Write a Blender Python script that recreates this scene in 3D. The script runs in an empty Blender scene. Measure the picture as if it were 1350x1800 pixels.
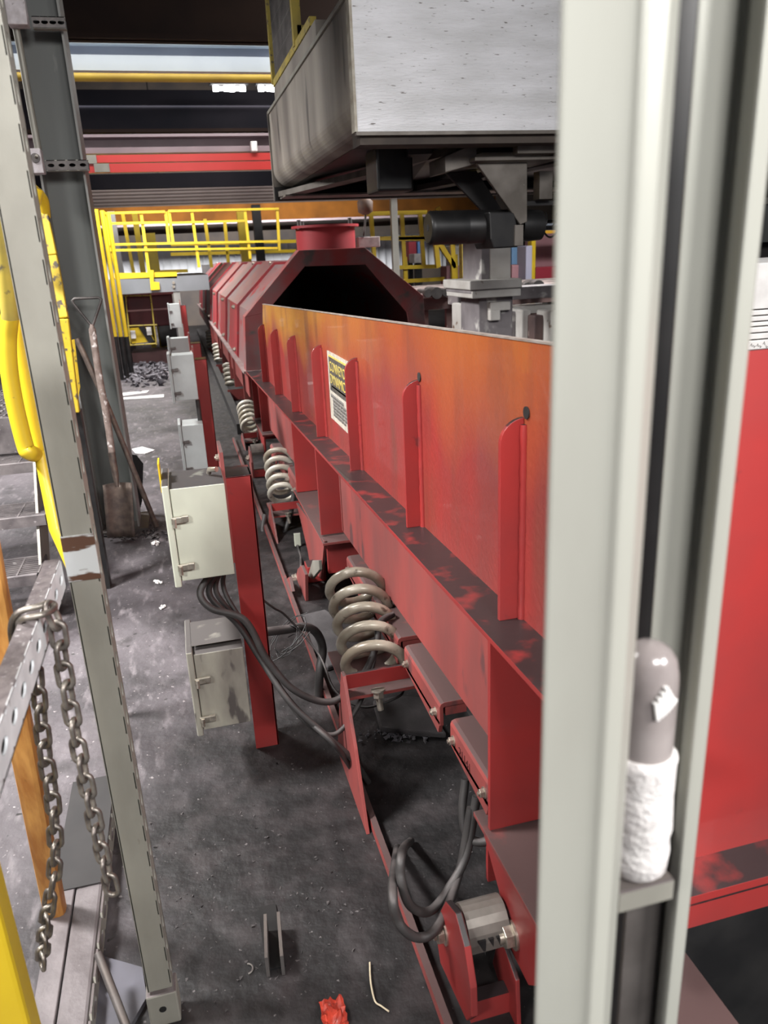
import bpy, bmesh, math, random
from mathutils import Vector as V, Matrix
random.seed(7)
S = bpy.context.scene
COL = S.collection
# ---------------------------------------------------------------- camera
FPX, CH = 1348.0, 1.25
cy = V((-377, -437, FPX)).normalized()
dn = V((185, 4000, FPX)); dn = (dn - dn.dot(cy)*cy).normalized()
cz = -dn
cx = cy.cross(cz)
def toW(v): return V((cx.dot(v), cy.dot(v), cz.dot(v)))
right, up, back = toW(V((1,0,0))), toW(V((0,-1,0))), toW(V((0,0,-1)))
CAM = V((0, 0, CH))
cam_d = bpy.data.cameras.new('camera'); cam = bpy.data.objects.new('camera', cam_d); COL.objects.link(cam)
m = Matrix((right, up, back)).transposed().to_4x4(); m.translation = CAM
cam.matrix_world = m
cam_d.sensor_fit = 'VERTICAL'; cam_d.sensor_height = 36; cam_d.lens = 26.96
cam_d.clip_start = .02; cam_d.clip_end = 200
cam_d.dof.use_dof = True; cam_d.dof.focus_distance = 1.9; cam_d.dof.aperture_fstop = 7.2
S.camera = cam
def ray(u, v): return toW(V((u-675, v-900, FPX)))
def ax(u, v, x): r = ray(u, v); return CAM + r*(x/r.x)
def ay(u, v, y): r = ray(u, v); return CAM + r*(y/r.y)
def az(u, v, z=0): r = ray(u, v); return CAM + r*((z-CH)/r.z)
# ---------------------------------------------------------------- world, lights, exposure
W = bpy.data.worlds.new('world'); S.world = W; W.use_nodes = True
W.node_tree.nodes['Background'].inputs[0].default_value = (.80, .86, 1, 1)
W.node_tree.nodes['Background'].inputs[1].default_value = .14
S.view_settings.view_transform = 'Standard'; S.view_settings.look = 'None'
S.view_settings.gamma = 1; S.view_settings.use_curve_mapping = False
S.view_settings.exposure = 0.5
def area(name, loc, size, power, tgt=None, col=(1, .98, .96), spread=math.pi):
    l = bpy.data.lights.new(name, 'AREA'); l.spread = spread; l.shape = 'RECTANGLE'; l.size, l.size_y = size; l.energy = power; l.color = col
    o = bpy.data.objects.new(name, l); COL.objects.link(o); o.location = loc
    d = (V(tgt) - V(loc)) if tgt else V((0, 0, -1))
    o.rotation_euler = d.to_track_quat('-Z', 'Y').to_euler()
area('bay_light_near', (-2.0, 1.7, 3.4), (.8, .5), 56, (-.6, 2.3, .3), spread=1.3)
area('bay_light_front', (.55, -1.6, 2.9), (1.0, .7), 70, (.75, 2.8, 1.3))
area('fill_light_aisle', (-1.7, -1.0, 2.3), (.5, .4), 5.5, (.55, 1.35, .50), spread=.9)  # added fill, no actual lamp: brightens the gusset faces from the left
area('bay_light_left', (-2.6, 5.6, 3.3), (1.2, .6), 85, (-.5, 5.0, 0), spread=1.6)
area('bay_light_far', (-.6, 9.3, 2.36), (1.6, .5), 60, (-.3, 9.2, 0), spread=2.2)
area('bay_light_platform', (1.0, 12.6, 3.3), (4.5, .8), 240, (1.0, 16.5, .9), spread=1.9)
area('bay_light_rail', (0.4, 8.8, 2.9), (2.2, .5), 22, (.4, 10.5, 1.5), spread=1.7)
area('bay_light_right', (3.4, 6.0, 3.2), (1.6, 1.0), 190, (2.6, 7.5, .6))
area('fill_light_red', (.2, 7.3, 2.80), (3.0, .1), 8, (.2, 8.0, 2.1), spread=1.8)  # added light hidden behind the pale girder, brightens the red one
area('bay_light_right_near', (1.9, -1.3, 2.5), (.8, .6), 19, (-.2, .9, .7), spread=1.5)
area('fill_light_girder', (.2, 6.58, 3.25), (5.0, .12), 12, (.2, 7.0, 2.72), spread=2.0)  # added light hidden behind the brown girder, brightens the pale one
# ---------------------------------------------------------------- materials
def mat(name, col, col2=None, scale=6, rough=.55, metal=0, bump=0, dust=None, damt=.6, stretch=(1, 1, 1), lo=.35, hi=.65, spots=None, sscale=40, samt=.35, emit=0, bscale=None, coat=0, spec=.5):
    M = bpy.data.materials.new(name); M.use_nodes = True
    nt = M.node_tree; N, L = nt.nodes, nt.links; B = N['Principled BSDF']
    B.inputs['Roughness'].default_value = rough; B.inputs['Metallic'].default_value = metal
    if coat: B.inputs['Coat Weight'].default_value = coat
    B.inputs['Specular IOR Level'].default_value = spec
    tc = N.new('ShaderNodeTexCoord'); mp = N.new('ShaderNodeMapping'); mp.inputs['Scale'].default_value = stretch
    L.new(tc.outputs['Object'], mp.inputs[0])
    def noise(s, det=6):
        n = N.new('ShaderNodeTexNoise'); n.inputs['Scale'].default_value = s; n.inputs['Detail'].default_value = det; L.new(mp.outputs[0], n.inputs[0]); return n
    def ramp(src, a, b):
        r = N.new('ShaderNodeMapRange'); r.inputs[1].default_value = a; r.inputs[2].default_value = b; r.clamp = True; L.new(src, r.inputs[0]); return r.outputs[0]
    def mix(f, a, b):
        x = N.new('ShaderNodeMix'); x.data_type = 'RGBA'
        if isinstance(f, (int, float)): x.inputs[0].default_value = f
        else: L.new(f, x.inputs[0])
        for i, c in ((6, a), (7, b)):
            if isinstance(c, tuple): x.inputs[i].default_value = (*c[:3], 1)
            else: L.new(c, x.inputs[i])
        return x.outputs[2]
    c = (*col, 1)
    if col2: c = mix(ramp(noise(scale).outputs[0], lo, hi), col, col2)
    if spots: c = mix(ramp(noise(sscale, 3).outputs[0], 1-samt, 1-samt+.08), c, spots)
    if dust:
        g = N.new('ShaderNodeNewGeometry'); sp = N.new('ShaderNodeSeparateXYZ'); L.new(g.outputs['Normal'], sp.inputs[0])
        a = ramp(sp.outputs[2], .55, .8); b = ramp(noise(14).outputs[0], .6-damt*.5, .75-damt*.4)
        mm = N.new('ShaderNodeMath'); mm.operation = 'MULTIPLY'; L.new(a, mm.inputs[0]); L.new(b, mm.inputs[1])
        c = mix(mm.outputs[0], c, dust)
    if isinstance(c, tuple): B.inputs['Base Color'].default_value = c
    else: L.new(c, B.inputs['Base Color'])
    if bump:
        bp = N.new('ShaderNodeBump'); bp.inputs['Strength'].default_value = bump; bp.inputs['Distance'].default_value = .01
        L.new(noise(bscale or scale*4, 8).outputs[0], bp.inputs['Height']); L.new(bp.outputs[0], B.inputs['Normal'])
    if emit: B.inputs['Emission Color'].default_value = (*col, 1); B.inputs['Emission Strength'].default_value = emit
    M['h'] = 1
    return M
DUST = (.026, .021, .022)
red = mat('red_paint', (.35, .031, .029), (.25, .034, .033), 4, .42, dust=DUST, damt=.75, spots=(.18, .03, .03), sscale=22, samt=.30, bump=.06, coat=.15)
redd = mat('dusty_red_paint', (.30, .056, .050), (.19, .052, .048), 7, .6, dust=(.085, .05, .048), damt=.9, stretch=(1, 1, .35), spots=(.12, .045, .045), sscale=18, samt=.38, bump=.08)
redfar = mat('faded_red_paint', (.40, .042, .050), (.27, .040, .048), 3, .5, dust=(.20, .15, .15), damt=.7, spots=(.2, .12, .12), sscale=9, samt=.33)
maroon = mat('maroon_paint', (.13, .03, .035), (.09, .03, .035), 4, .6)
galv = mat('dusty_galvanised', (.32, .31, .27), (.235, .225, .195), 9, .5, .25, bump=.08, dust=(.13, .11, .11), damt=.7, spots=(.16, .13, .11), sscale=45, samt=.28, stretch=(1, 1, .5))
galvn = mat('pale_grey_green_strut', (.41, .415, .37), (.32, .315, .28), 7, .38, .15, stretch=(1, 1, .3), spots=(.36, .33, .32), sscale=16, samt=.30)
steel = mat('dark_worn_steel', (.16, .145, .14), (.075, .068, .066), 8, .5, .5, bump=.15, dust=(.14, .12, .11), damt=.5, spots=(.22, .15, .11), sscale=30, samt=.3)
colm = mat('grey_column_paint', (.115, .122, .115), (.085, .09, .086), 3, .5, stretch=(1, 1, .3), spots=(.17, .17, .16), sscale=14, samt=.28)
colf = mat('grey_flange_paint', (.27, .27, .255), (.19, .19, .18), 5, .5, stretch=(1, 1, .3))
chainm = mat('chain_steel', (.34, .31, .27), (.15, .13, .12), 60, .42, .75, bump=.12)
bright = mat('zinc_bolt', (.62, .58, .50), (.36, .32, .27), 60, .32, .8)
springw = mat('worn_white_spring', (.62, .60, .53), (.33, .29, .22), 9, .38, .1, bump=.08, spots=(.10, .08, .06), sscale=28, samt=.34, coat=.2)
yel = mat('yellow_paint', (.70, .50, .02), (.60, .41, .02), 6, .42, spots=(.30, .22, .05), sscale=40, samt=.27, bump=.05, coat=.1)
yelp = mat('peeling_yellow_paint', (.66, .48, .03), (.55, .39, .03), 6, .5, spots=(.10, .08, .06), sscale=26, samt=.43, bump=.2)
yeld = mat('dirty_yellow_paint', (.52, .40, .06), (.32, .25, .06), 9, .6, spots=(.12, .10, .06), sscale=30, samt=.4)
wood = mat('orange_wood', (.66, .33, .09), (.42, .17, .04), 9, .55, stretch=(6, 6, .35), bump=.1, spots=(.16, .07, .02), sscale=16, samt=.33)
boxg = mat('enclosure_grey', (.50, .52, .43), (.41, .42, .35), 8, .45, dust=(.045, .042, .043), damt=.92, spots=(.20, .19, .16), sscale=50, samt=.28, stretch=(1, 1, .5))
boxd = mat('grimy_enclosure_grey', (.38, .37, .31), (.20, .185, .16), 12, .6, dust=(.075, .068, .066), damt=.95, spots=(.09, .08, .075), sscale=26, samt=.42, stretch=(1.2, 1.2, .4))
rubber = mat('black_rubber_cable', (.022, .020, .020), (.050, .046, .045), 12, .55, dust=(.10, .088, .086), damt=.35)
blk = mat('black_oxide', (.014, .014, .015), (.028, .027, .027), 10, .42, .3)
white = mat('chipped_white_paint', (.84, .84, .87), (.66, .66, .67), 3, .6, stretch=(1, 1, 5), spots=(.20, .18, .17), sscale=26, samt=.36, bump=.5, bscale=30)
taupe = mat('sooty_taupe_steel', (.36, .325, .28), (.15, .13, .115), 3.0, .6, stretch=(1, 1, .25), spots=(.06, .052, .048), sscale=5, samt=.36, bump=.1)
soot = mat('soot_black_steel', (.018, .017, .018), (.034, .031, .031), 5, .65)
sootg = mat('soot_grey_steel', (.12, .105, .09), (.20, .18, .16), 9, .55, .3, bump=.1, spots=(.35, .33, .30), sscale=30, samt=.27)
paper = mat('white_paper', (.85, .84, .82), (.72, .70, .68), 20, .8)
rockm = mat('grey_slag', (.20, .19, .21), (.08, .075, .085), 10, .8, bump=.3)
# pan plate: red paint overlaid with orange and ochre overspray
def overspray():
    M = bpy.data.materials.new('orange_oversprayed_red'); M.use_nodes = True
    nt = M.node_tree; N, L = nt.nodes, nt.links; B = N['Principled BSDF']; B.inputs['Roughness'].default_value = .38; B.inputs['Coat Weight'].default_value = .2
    tc = N.new('ShaderNodeTexCoord'); sp = N.new('ShaderNodeSeparateXYZ'); L.new(tc.outputs['Object'], sp.inputs[0])
    mp = N.new('ShaderNodeMapping'); mp.inputs['Scale'].default_value = (1, 1, .28); L.new(tc.outputs['Object'], mp.inputs[0])
    def noise(s, v=mp.outputs[0], det=5):
        n = N.new('ShaderNodeTexNoise'); n.inputs['Scale'].default_value = s; n.inputs['Detail'].default_value = det; L.new(v, n.inputs[0]); return n.outputs[0]
    def math_(op, a, b):
        x = N.new('ShaderNodeMath'); x.operation = op
        for i, q in enumerate((a, b)):
            if isinstance(q, (int, float)): x.inputs[i].default_value = q
            else: L.new(q, x.inputs[i])
        return x.outputs[0]
    def rng(s, a, b):
        r = N.new('ShaderNodeMapRange'); r.inputs[1].default_value = a; r.inputs[2].default_value = b; L.new(s, r.inputs[0]); return r.outputs[0]
    def mix(f, a, b):
        x = N.new('ShaderNodeMix'); x.data_type = 'RGBA'; L.new(f, x.inputs[0])
        for i, c in ((6, a), (7, b)):
            if isinstance(c, tuple): x.inputs[i].default_value = (*c, 1)
            else: L.new(c, x.inputs[i])
        return x.outputs[2]
    h = math_('ADD', sp.outputs[2], math_('MULTIPLY', sp.outputs[1], .0327))     # height above the sloping pan
    h2 = math_('ADD', h, math_('MULTIPLY', math_('SUBTRACT', noise(2.2), .5), .55))
    base = mix(rng(noise(5), .35, .65), (.34, .037, .032), (.23, .046, .041))
    c = mix(rng(h2, .96, 1.22), base, (.47, .120, .030))
    yy = math_('ADD', sp.outputs[1], math_('MULTIPLY', math_('SUBTRACT', noise(3.5), .5), 2.2))
    f = math_('MULTIPLY', rng(yy, 1.9, 3.6), rng(h2, .93, 1.10))
    c = mix(f, c, (.50, .22, .04))
    c = mix(math_('MULTIPLY', rng(noise(6), .54, .70), .65), c, (.16, .055, .038))
    L.new(c, B.inputs['Base Color'])
    bp = N.new('ShaderNodeBump'); bp.inputs['Strength'].default_value = .45; bp.inputs['Distance'].default_value = .003
    L.new(noise(95, tc.outputs['Object'], 3), bp.inputs['Height']); L.new(bp.outputs[0], B.inputs['Normal'])
    return M
panm = overspray()
hoodm = mat('dusty_grey_red', (.27, .10, .10), (.20, .15, .15), 3, .6, spots=(.30, .035, .04), sscale=7, samt=.42, stretch=(1, .5, 1))
rimm = mat('scuffed_red_rim', (.34, .045, .045), (.20, .13, .13), 4, .55, spots=(.12, .09, .085), sscale=6, samt=.40)
# ---------------------------------------------------------------- mesh helpers
def rot_to(d):
    d = V(d).normalized(); h = V((0, 0, 1)) if abs(d.z) < .95 else V((0, 1, 0))
    s = d.cross(h).normalized(); return s, s.cross(d).normalized() * 1.0
class MB:
    def __init__(s): s.v = []; s.f = []; s.sm = []
    def add(s, vs, fs, smooth=False):
        k = len(s.v); s.v += [V(p) for p in vs]; s.f += [tuple(i+k for i in f) for f in fs]; s.sm += [smooth]*len(fs); return s
    def box(s, a, b):
        x0, x1 = sorted((a[0], b[0])); y0, y1 = sorted((a[1], b[1])); z0, z1 = sorted((a[2], b[2]))
        return s.add([(x0,y0,z0),(x1,y0,z0),(x1,y1,z0),(x0,y1,z0),(x0,y0,z1),(x1,y0,z1),(x1,y1,z1),(x0,y1,z1)],
                     [(0,3,2,1),(4,5,6,7),(0,1,5,4),(1,2,6,5),(2,3,7,6),(3,0,4,7)])
    def bar(s, p, q, w, h=None, upv=None):       # rectangular bar between points; w sideways, h along 'up'
        h = h or w; p, q = V(p), V(q); d = (q-p).normalized()
        u = V(upv) if upv else (V((0,0,1)) if abs(d.z) < .9 else V((0,1,0)))
        a = d.cross(u).normalized(); b = a.cross(d).normalized()
        vs = [o + a*sx*w/2 + b*sy*h/2 for o in (p, q) for sx, sy in ((-1,-1),(1,-1),(1,1),(-1,1))]
        return s.add(vs, [(3,2,1,0),(4,5,6,7),(0,1,5,4),(1,2,6,5),(2,3,7,6),(3,0,4,7)])
    def tube(s, pts, r, n=10, closed=False, caps=True):
        pts = [V(p) for p in pts]; m_ = len(pts); rs = r if isinstance(r, (list, tuple)) else [r]*m_
        rings = []; pn = None
        for i, p in enumerate(pts):
            if closed: t = (pts[(i+1) % m_] - pts[i-1])
            else: t = pts[min(i+1, m_-1)] - pts[max(i-1, 0)]
            t.normalize()
            if pn is None: a, _ = rot_to(t)
            else: a = (pn - pn.dot(t)*t).normalized()
            pn = a; b = t.cross(a)
            rings.append([p + (a*math.cos(2*math.pi*k/n) + b*math.sin(2*math.pi*k/n))*rs[i] for k in range(n)])
        vs = [v for g in rings for v in g]; fs = []
        for i in range(m_ if closed else m_-1):
            j = (i+1) % m_
            fs += [(i*n+k, i*n+(k+1) % n, j*n+(k+1) % n, j*n+k) for k in range(n)]
        s.add(vs, fs, True)
        if caps and not closed: s.add(rings[0], [tuple(range(n))[::-1]]); s.add(rings[-1], [tuple(range(n))])
        return s
    def cyl(s, p, q, r, n=24, r2=None): return s.tube([p, q], [r, r2 if r2 is not None else r], n)
    def prism(s, poly, f0, f1):                   # poly: list of params, f0/f1 map (a,b)->world point
        n = len(poly); vs = [f0(*p) for p in poly] + [f1(*p) for p in poly]
        return s.add(vs, [tuple(range(n))[::-1], tuple(range(n, 2*n))] + [(i, (i+1) % n, n+(i+1) % n, n+i) for i in range(n)])
    def px_(s, poly, x0, x1): return s.prism(poly, lambda a, b: V((x0, a, b)), lambda a, b: V((x1, a, b)))
    def py_(s, poly, y0, y1): return s.prism(poly, lambda a, b: V((a, y0, b)), lambda a, b: V((a, y1, b)))
    def pz_(s, poly, z0, z1): return s.prism(poly, lambda a, b: V((a, b, z0)), lambda a, b: V((a, b, z1)))
    def slotted(s, o, u, v, n_, L_, Wd, t, k, a, b):   # plate L_ x Wd, k round-ended slots half sizes a (along) b (across)
        o, u, v, n_ = V(o), V(u), V(v), V(n_); st = L_/k; N_ = 20
        for i in range(k):
            c = o + u*(st*(i+.5)) + v*(Wd/2)
            vs = []; fs = []
            for kk in range(N_):
                th = 2*math.pi*kk/N_; cc, ss = math.cos(th), math.sin(th)
                e = max(abs(cc)/(st/2), abs(ss)/(Wd/2)); ou, ov = cc/e, ss/e
                hu, hv = a*cc, b*ss
                vs += [c+u*ou+v*ov, c+u*hu+v*hv, c+u*ou+v*ov-n_*t, c+u*hu+v*hv-n_*t]
            for kk in range(N_):
                p, q = kk*4, ((kk+1) % N_)*4
                fs += [(p, q, q+1, p+1), (p+2, p+3, q+3, q+2), (p+1, q+1, q+3, p+3), (p, p+2, q+2, q)]
            s.add(vs, fs)
        return s
    def build(s, name, mt, parent=None, bev=0, loc=None):
        me = bpy.data.meshes.new(name)
        o_ = V((0, 0, 0))
        if parent is None:
            if loc is None:
                xs = [v.x for v in s.v]; ys = [v.y for v in s.v]; zs = [v.z for v in s.v]
                loc = ((min(xs)+max(xs))/2, (min(ys)+max(ys))/2, min(zs))
            o_ = V(loc)
        else:
            p = parent
            while p is not None: o_ = o_ + p.location; p = p.parent
        me.from_pydata([tuple(v-o_) for v in s.v], [], s.f)
        me.polygons.foreach_set('use_smooth', s.sm)
        bm = bmesh.new(); bm.from_mesh(me); bmesh.ops.recalc_face_normals(bm, faces=bm.faces); bm.to_mesh(me); bm.free()
        me.materials.append(mt)
        ob = bpy.data.objects.new(name, me); COL.objects.link(ob)
        if parent is None: ob.location = o_
        else: ob.parent = parent
        if bev:
            b = ob.modifiers.new('bevel', 'BEVEL'); b.width = bev; b.segments = 2; b.limit_method = 'ANGLE'; b.angle_limit = .7
        return ob
def tag(o, label=None, cat=None, group=None, kind=None):
    if label: o['label'] = label
    if cat: o['category'] = cat
    if group: o['group'] = group
    if kind: o['kind'] = kind
    return o
def thing(name, loc, label, cat, group=None):
    o = bpy.data.objects.new(name, None); o.empty_display_size = .05; COL.objects.link(o); o.location = loc
    return tag(o, label, cat, group)
def copy_tree(o, parent=None):
    c = o.copy(); COL.objects.link(c); c.parent = parent
    for ch in list(o.children): copy_tree(ch, c)
    return c
def B(a, b): return MB().box(a, b)
def wall(name, a, b, mt): return tag(B(a, b).build(name, mt, loc=(0, 0, 0)), kind='structure')
def text(body, size, mt, name, parent, o, u, v, off=.0015, ext=.0006, bold=.0):
    cu = bpy.data.curves.new('t', 'FONT'); cu.body = body; cu.size = size; cu.extrude = ext; cu.offset = bold
    to = bpy.data.objects.new('t', cu); me = bpy.data.meshes.new_from_object(to); bpy.data.objects.remove(to)
    u, v = V(u), V(v); n = u.cross(v); o = V(o); q = V((0, 0, 0)); p = parent
    while p is not None: q = q + p.location; p = p.parent
    for vt in me.vertices: vt.co = o + u*vt.co.x + v*vt.co.y + n*(off+vt.co.z) - q
    me.materials.clear(); me.materials.append(mt)
    ob = bpy.data.objects.new(name, me); COL.objects.link(ob); ob.parent = parent
    return ob
def hexbolt(c, n, r, h, name, mt, parent, washer=True):
    c, n = V(c), V(n).normalized(); b = MB()
    if washer: b.cyl(c, c+n*h*.2, r*1.25, 20)
    a, d = rot_to(n)
    ang = [math.pi/3*k+.3 for k in range(6)]
    p0 = [c+n*h*.2+(a*math.cos(t)+d*math.sin(t))*r for t in ang]; p1 = [p+n*h*.8 for p in p0]
    b.add(p0+p1, [tuple(range(6)), tuple(range(6, 12))]+[(i, (i+1) % 6, 6+(i+1) % 6, 6+i) for i in range(6)])
    b.cyl(c+n*h, c+n*h*1.35, r*.5, 12)
    return b.build(name, mt, parent, bev=r*.06)
def bez(pts, n=10):                               # Catmull-Rom through points
    pts = [V(p) for p in pts]; P = [pts[0]*2-pts[1]]+pts+[pts[-1]*2-pts[-2]]; out = []
    for i in range(1, len(P)-2):
        for k in range(n):
            t = k/n; a, b, c, d = P[i-1], P[i], P[i+1], P[i+2]
            out.append(.5*((2*b)+(c-a)*t+(2*a-5*b+4*c-d)*t*t+(3*b-a-3*c+d)*t**3))
    return out+[pts[-1]]
# ================================================================ SETTING
def floor_mat():
    M = bpy.data.materials.new('sooty_concrete'); M.use_nodes = True
    nt = M.node_tree; N, L = nt.nodes, nt.links; P = N['Principled BSDF']
    tc = N.new('ShaderNodeTexCoord')
    def noise(s, det=8, st=(1, 1, 1), rot=0, dist=0):
        mp = N.new('ShaderNodeMapping'); mp.inputs['Scale'].default_value = st; mp.inputs['Rotation'].default_value = (0, 0, rot); L.new(tc.outputs['Object'], mp.inputs[0])
        n = N.new('ShaderNodeTexNoise'); n.inputs['Scale'].default_value = s; n.inputs['Detail'].default_value = det; n.inputs['Distortion'].default_value = dist; L.new(mp.outputs[0], n.inputs[0]); return n.outputs[0]
    def rng(s, a, b):
        r = N.new('ShaderNodeMapRange'); r.inputs[1].default_value = a; r.inputs[2].default_value = b; L.new(s, r.inputs[0]); return r.outputs[0]
    def mix(f, a, b):
        x = N.new('ShaderNodeMix'); x.data_type = 'RGBA'; L.new(f, x.inputs[0])
        for i, c in ((6, a), (7, b)):
            if isinstance(c, tuple): x.inputs[i].default_value = (*c, 1)
            else: L.new(c, x.inputs[i])
        return x.outputs[2]
    c = mix(rng(noise(1.6, dist=.6), .35, .68), (.032, .028, .031), (.125, .110, .120))
    c = mix(rng(noise(9, 10, (3.5, 1, 1), .5), .54, .74), c, (.19, .17, .18))
    c = mix(rng(noise(6), .56, .70), c, (.035, .031, .033))
    c = mix(rng(noise(70, 4), .66, .72), c, (.32, .29, .29))
    c = mix(rng(noise(38, 3), .66, .72), c, (.02, .018, .018))
    sp = N.new('ShaderNodeSeparateXYZ'); L.new(tc.outputs['Object'], sp.inputs[0])
    # black sand, darkest by the machine and camera where shade is painted in with it
    mm = N.new('ShaderNodeMath'); mm.operation = 'MULTIPLY_ADD'; L.new(noise(2.5), mm.inputs[0]); mm.inputs[1].default_value = .7; L.new(sp.outputs[0], mm.inputs[2])
    m2 = N.new('ShaderNodeMath'); m2.operation = 'MULTIPLY_ADD'; m2.use_clamp = False; L.new(rng(sp.outputs[1], 2.3, 1.0), m2.inputs[0]); m2.inputs[1].default_value = .34; L.new(mm.outputs[0], m2.inputs[2])
    sand = mix(rng(noise(13, 10), .45, .70), (.007, .006, .0065), (.030, .025, .026))
    sand = mix(rng(noise(90, 3), .68, .73), sand, (.12, .11, .11))
    c = mix(rng(m2.outputs[0], .16, .42), c, sand)  # sand colour also paints the dark foreground shade
    L.new(c, P.inputs['Base Color'])
    L.new(rng(noise(4), .3, .7), P.inputs['Roughness']); 
    r = N.new('ShaderNodeMapRange'); L.new(noise(4), r.inputs[0]); r.inputs[3].default_value = .45; r.inputs[4].default_value = .8; L.new(r.outputs[0], P.inputs['Roughness'])
    bp = N.new('ShaderNodeBump'); bp.inputs['Strength'].default_value = .5; bp.inputs['Distance'].default_value = .012
    L.new(noise(24, 10), bp.inputs['Height']); L.new(bp.outputs[0], P.inputs['Normal'])
    return M
wall('floor', (-6, -3, -.2), (9, 20, 0), floor_mat())
wallm = mat('dark_wall', (.05, .042, .04), (.09, .07, .055), 2, .8)
wall('wall_back', (-6, 18, 0), (9, 18.2, 5), wallm)
wall('wall_left', (-6.2, -3, 0), (-6, 18.2, 5), wallm)
wall('wall_right', (9, -3, 0), (9.2, 18.2, 5), wallm)
ceilm = mat('dark_ceiling', (.014, .011, .013), (.022, .017, .018), 1.2, .8)
wall('ceiling', (-6, -3, 5), (9, 18.2, 5.1), ceilm)
# corrugated cladding: the lower part of the far wall
b = MB(); x = -3.0; CZ = .92
while x < 6.5:
    b.py_([(x, CZ), (x+.02, CZ), (x+.02, 1.62), (x, 1.62)], 16.92, 16.98); b.box((x, 16.98, CZ), (x+.16, 17.02, 1.62)); x += .16
tag(b.build('wall_cladding', mat('white_cladding', (.78, .80, .84), (.62, .64, .67), 2, .6)), 'white corrugated cladding behind the far yellow guard rails', 'cladding')
wall('trim_1', (-3, 16.9, 0), (6.5, 17.05, .92), wallm)
# ================================================================ NEAR SLOTTED UPRIGHTS (right foreground)
def upright(name, sec, z0, z1, label):
    t = thing(name, (sec[0][0], sec[0][1], z0), label, 'post', 'bare steel uprights close to the camera')
    MB().pz_(sec, z0, z1).build('channel', galvn, t, bev=.0022)
    return t
def sec_at(rows):  # horizontal section: (u, y) of its corners along image row 900 at height 1.11
    return [(ax_.x, ax_.y) for ax_ in [ay(u, 900, y) for u, y in rows]]
A = sec_at([(962, .300), (1072, .287), (1088, .283), (1118, .284), (1131, .296), (1134, .312), (1120, .312), (1112, .300), (1074, .303), (1060, .325), (975, .330)])
uA = upright('slotted_upright', A, 0, 2.3, 'pale grey-green steel channel upright nearest the camera, left of the dark gap')
Bs = sec_at([(1160, .396), (1232, .396), (1238, .384), (1260, .373), (1284, .376), (1286, .386), (1286, .41), (1160, .41)])
uB = upright('slotted_upright', Bs, 0, 2.3, 'pale grey-green steel channel upright right of the dark gap')
pa, pb = ay(1100, 900, .452), ay(1170, 900, .452)
tag(B((pa.x, .452, 0), (pb.x, .458, 2.3)).build('gap_shade_strip', blk), 'added dark strip painting the shade in the narrow gap between the two near uprights', 'strip')  # black strip added so the see-through gap reads as shade
# bottle with a paper wrapper wedged in the gap
bt = ay(1150, 1130, .372); bb = ay(1122, 1500, .372)
bt = ay(1143, 1128, .372); bb = ay(1115, 1515, .372)
c = V((ay(1130, 1300, .372).x, .372, 0)); zt, zb = bt.z, bb.z
bo = thing('wrapped_bottle', (c.x, c.y, zb), 'clear round-topped bottle in a white paper wrapper, wedged between the near uprights', 'bottle')
R_ = .0205
glass = mat('grey_bottle_plastic', (.36, .32, .31), (.22, .19, .185), 14, .22, coat=.5)
H_ = zt-zb
prof = [(0, .0), (.9, 0), (1, .02), (1, .84), (.97, .89), (.87, .94), (.66, .975), (.35, .995), (.02, 1)]
MB().tube([(c.x, c.y, zb+h*H_) for _, h in prof[1:]], [R_*.93*r for r, _ in prof[1:]], 28).build('bottle_body', glass, bo)
hh = [0, .02, .10, .17, .2, .35, .5, .53, .55]
MB().tube([(c.x, c.y, zb+h*H_) for h in hh], [R_*q for q in (.9, 1.05, 1.1, 1.04, 1.12, 1.06, 1.07, 1.1, .98)], 20).build('paper_wrapper', mat('crumpled_white_paper', (.80, .77, .75), (.66, .62, .61), 40, .8, bump=.35), bo)
g = MB()
for k in range(7):
    a_ = -1.9+.1*k; g.tube([(c.x+math.cos(a_)*R_*.98, c.y+math.sin(a_)*R_*.98, zt-H_*(.12+.02*abs(k-3))), (c.x+math.cos(a_+.1)*R_*.99, c.y+math.sin(a_+.1)*R_*.99, zt-H_*(.25-.01*k))], .0016, 8)
g.build('white_highlight', paper, bo)  # white strokes paint the highlight on the rounded bottle top
q0 = ay(1066, 1600, .36); q1 = ay(1165, 1560, .40)
sb = thing('shelf_bracket', (q0.x, q0.y, q1.z-.02), 'small grey bracket carrying the wrapped bottle between the near uprights', 'bracket')
MB().box((c.x-.024, .352, zb-.004), (c.x+.017, .385, zb)).build('shelf', steel, sb)
MB().box((c.x-.024, .350, zb-.016), (c.x+.017, .353, zb-.0005)).build('lip', galv, sb)
MB().box((c.x-.024, .385, zb-.016), (c.x+.017, .3955, zb)).build('back_tab', steel, sb)
x_a, x_b = ay(1120, 900, .42).x, ay(1232, 900, .42).x
B((ay(1150, 900, .394).x, .392, 0), (ay(1228, 900, .394).x, .3955, zb+.03)).build('shaded_web', mat('shade_brown', (.085, .075, .07), (.05, .043, .04), 20, .7), uB)  # dark brown facing paints the shade of the recess below the bottle
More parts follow.
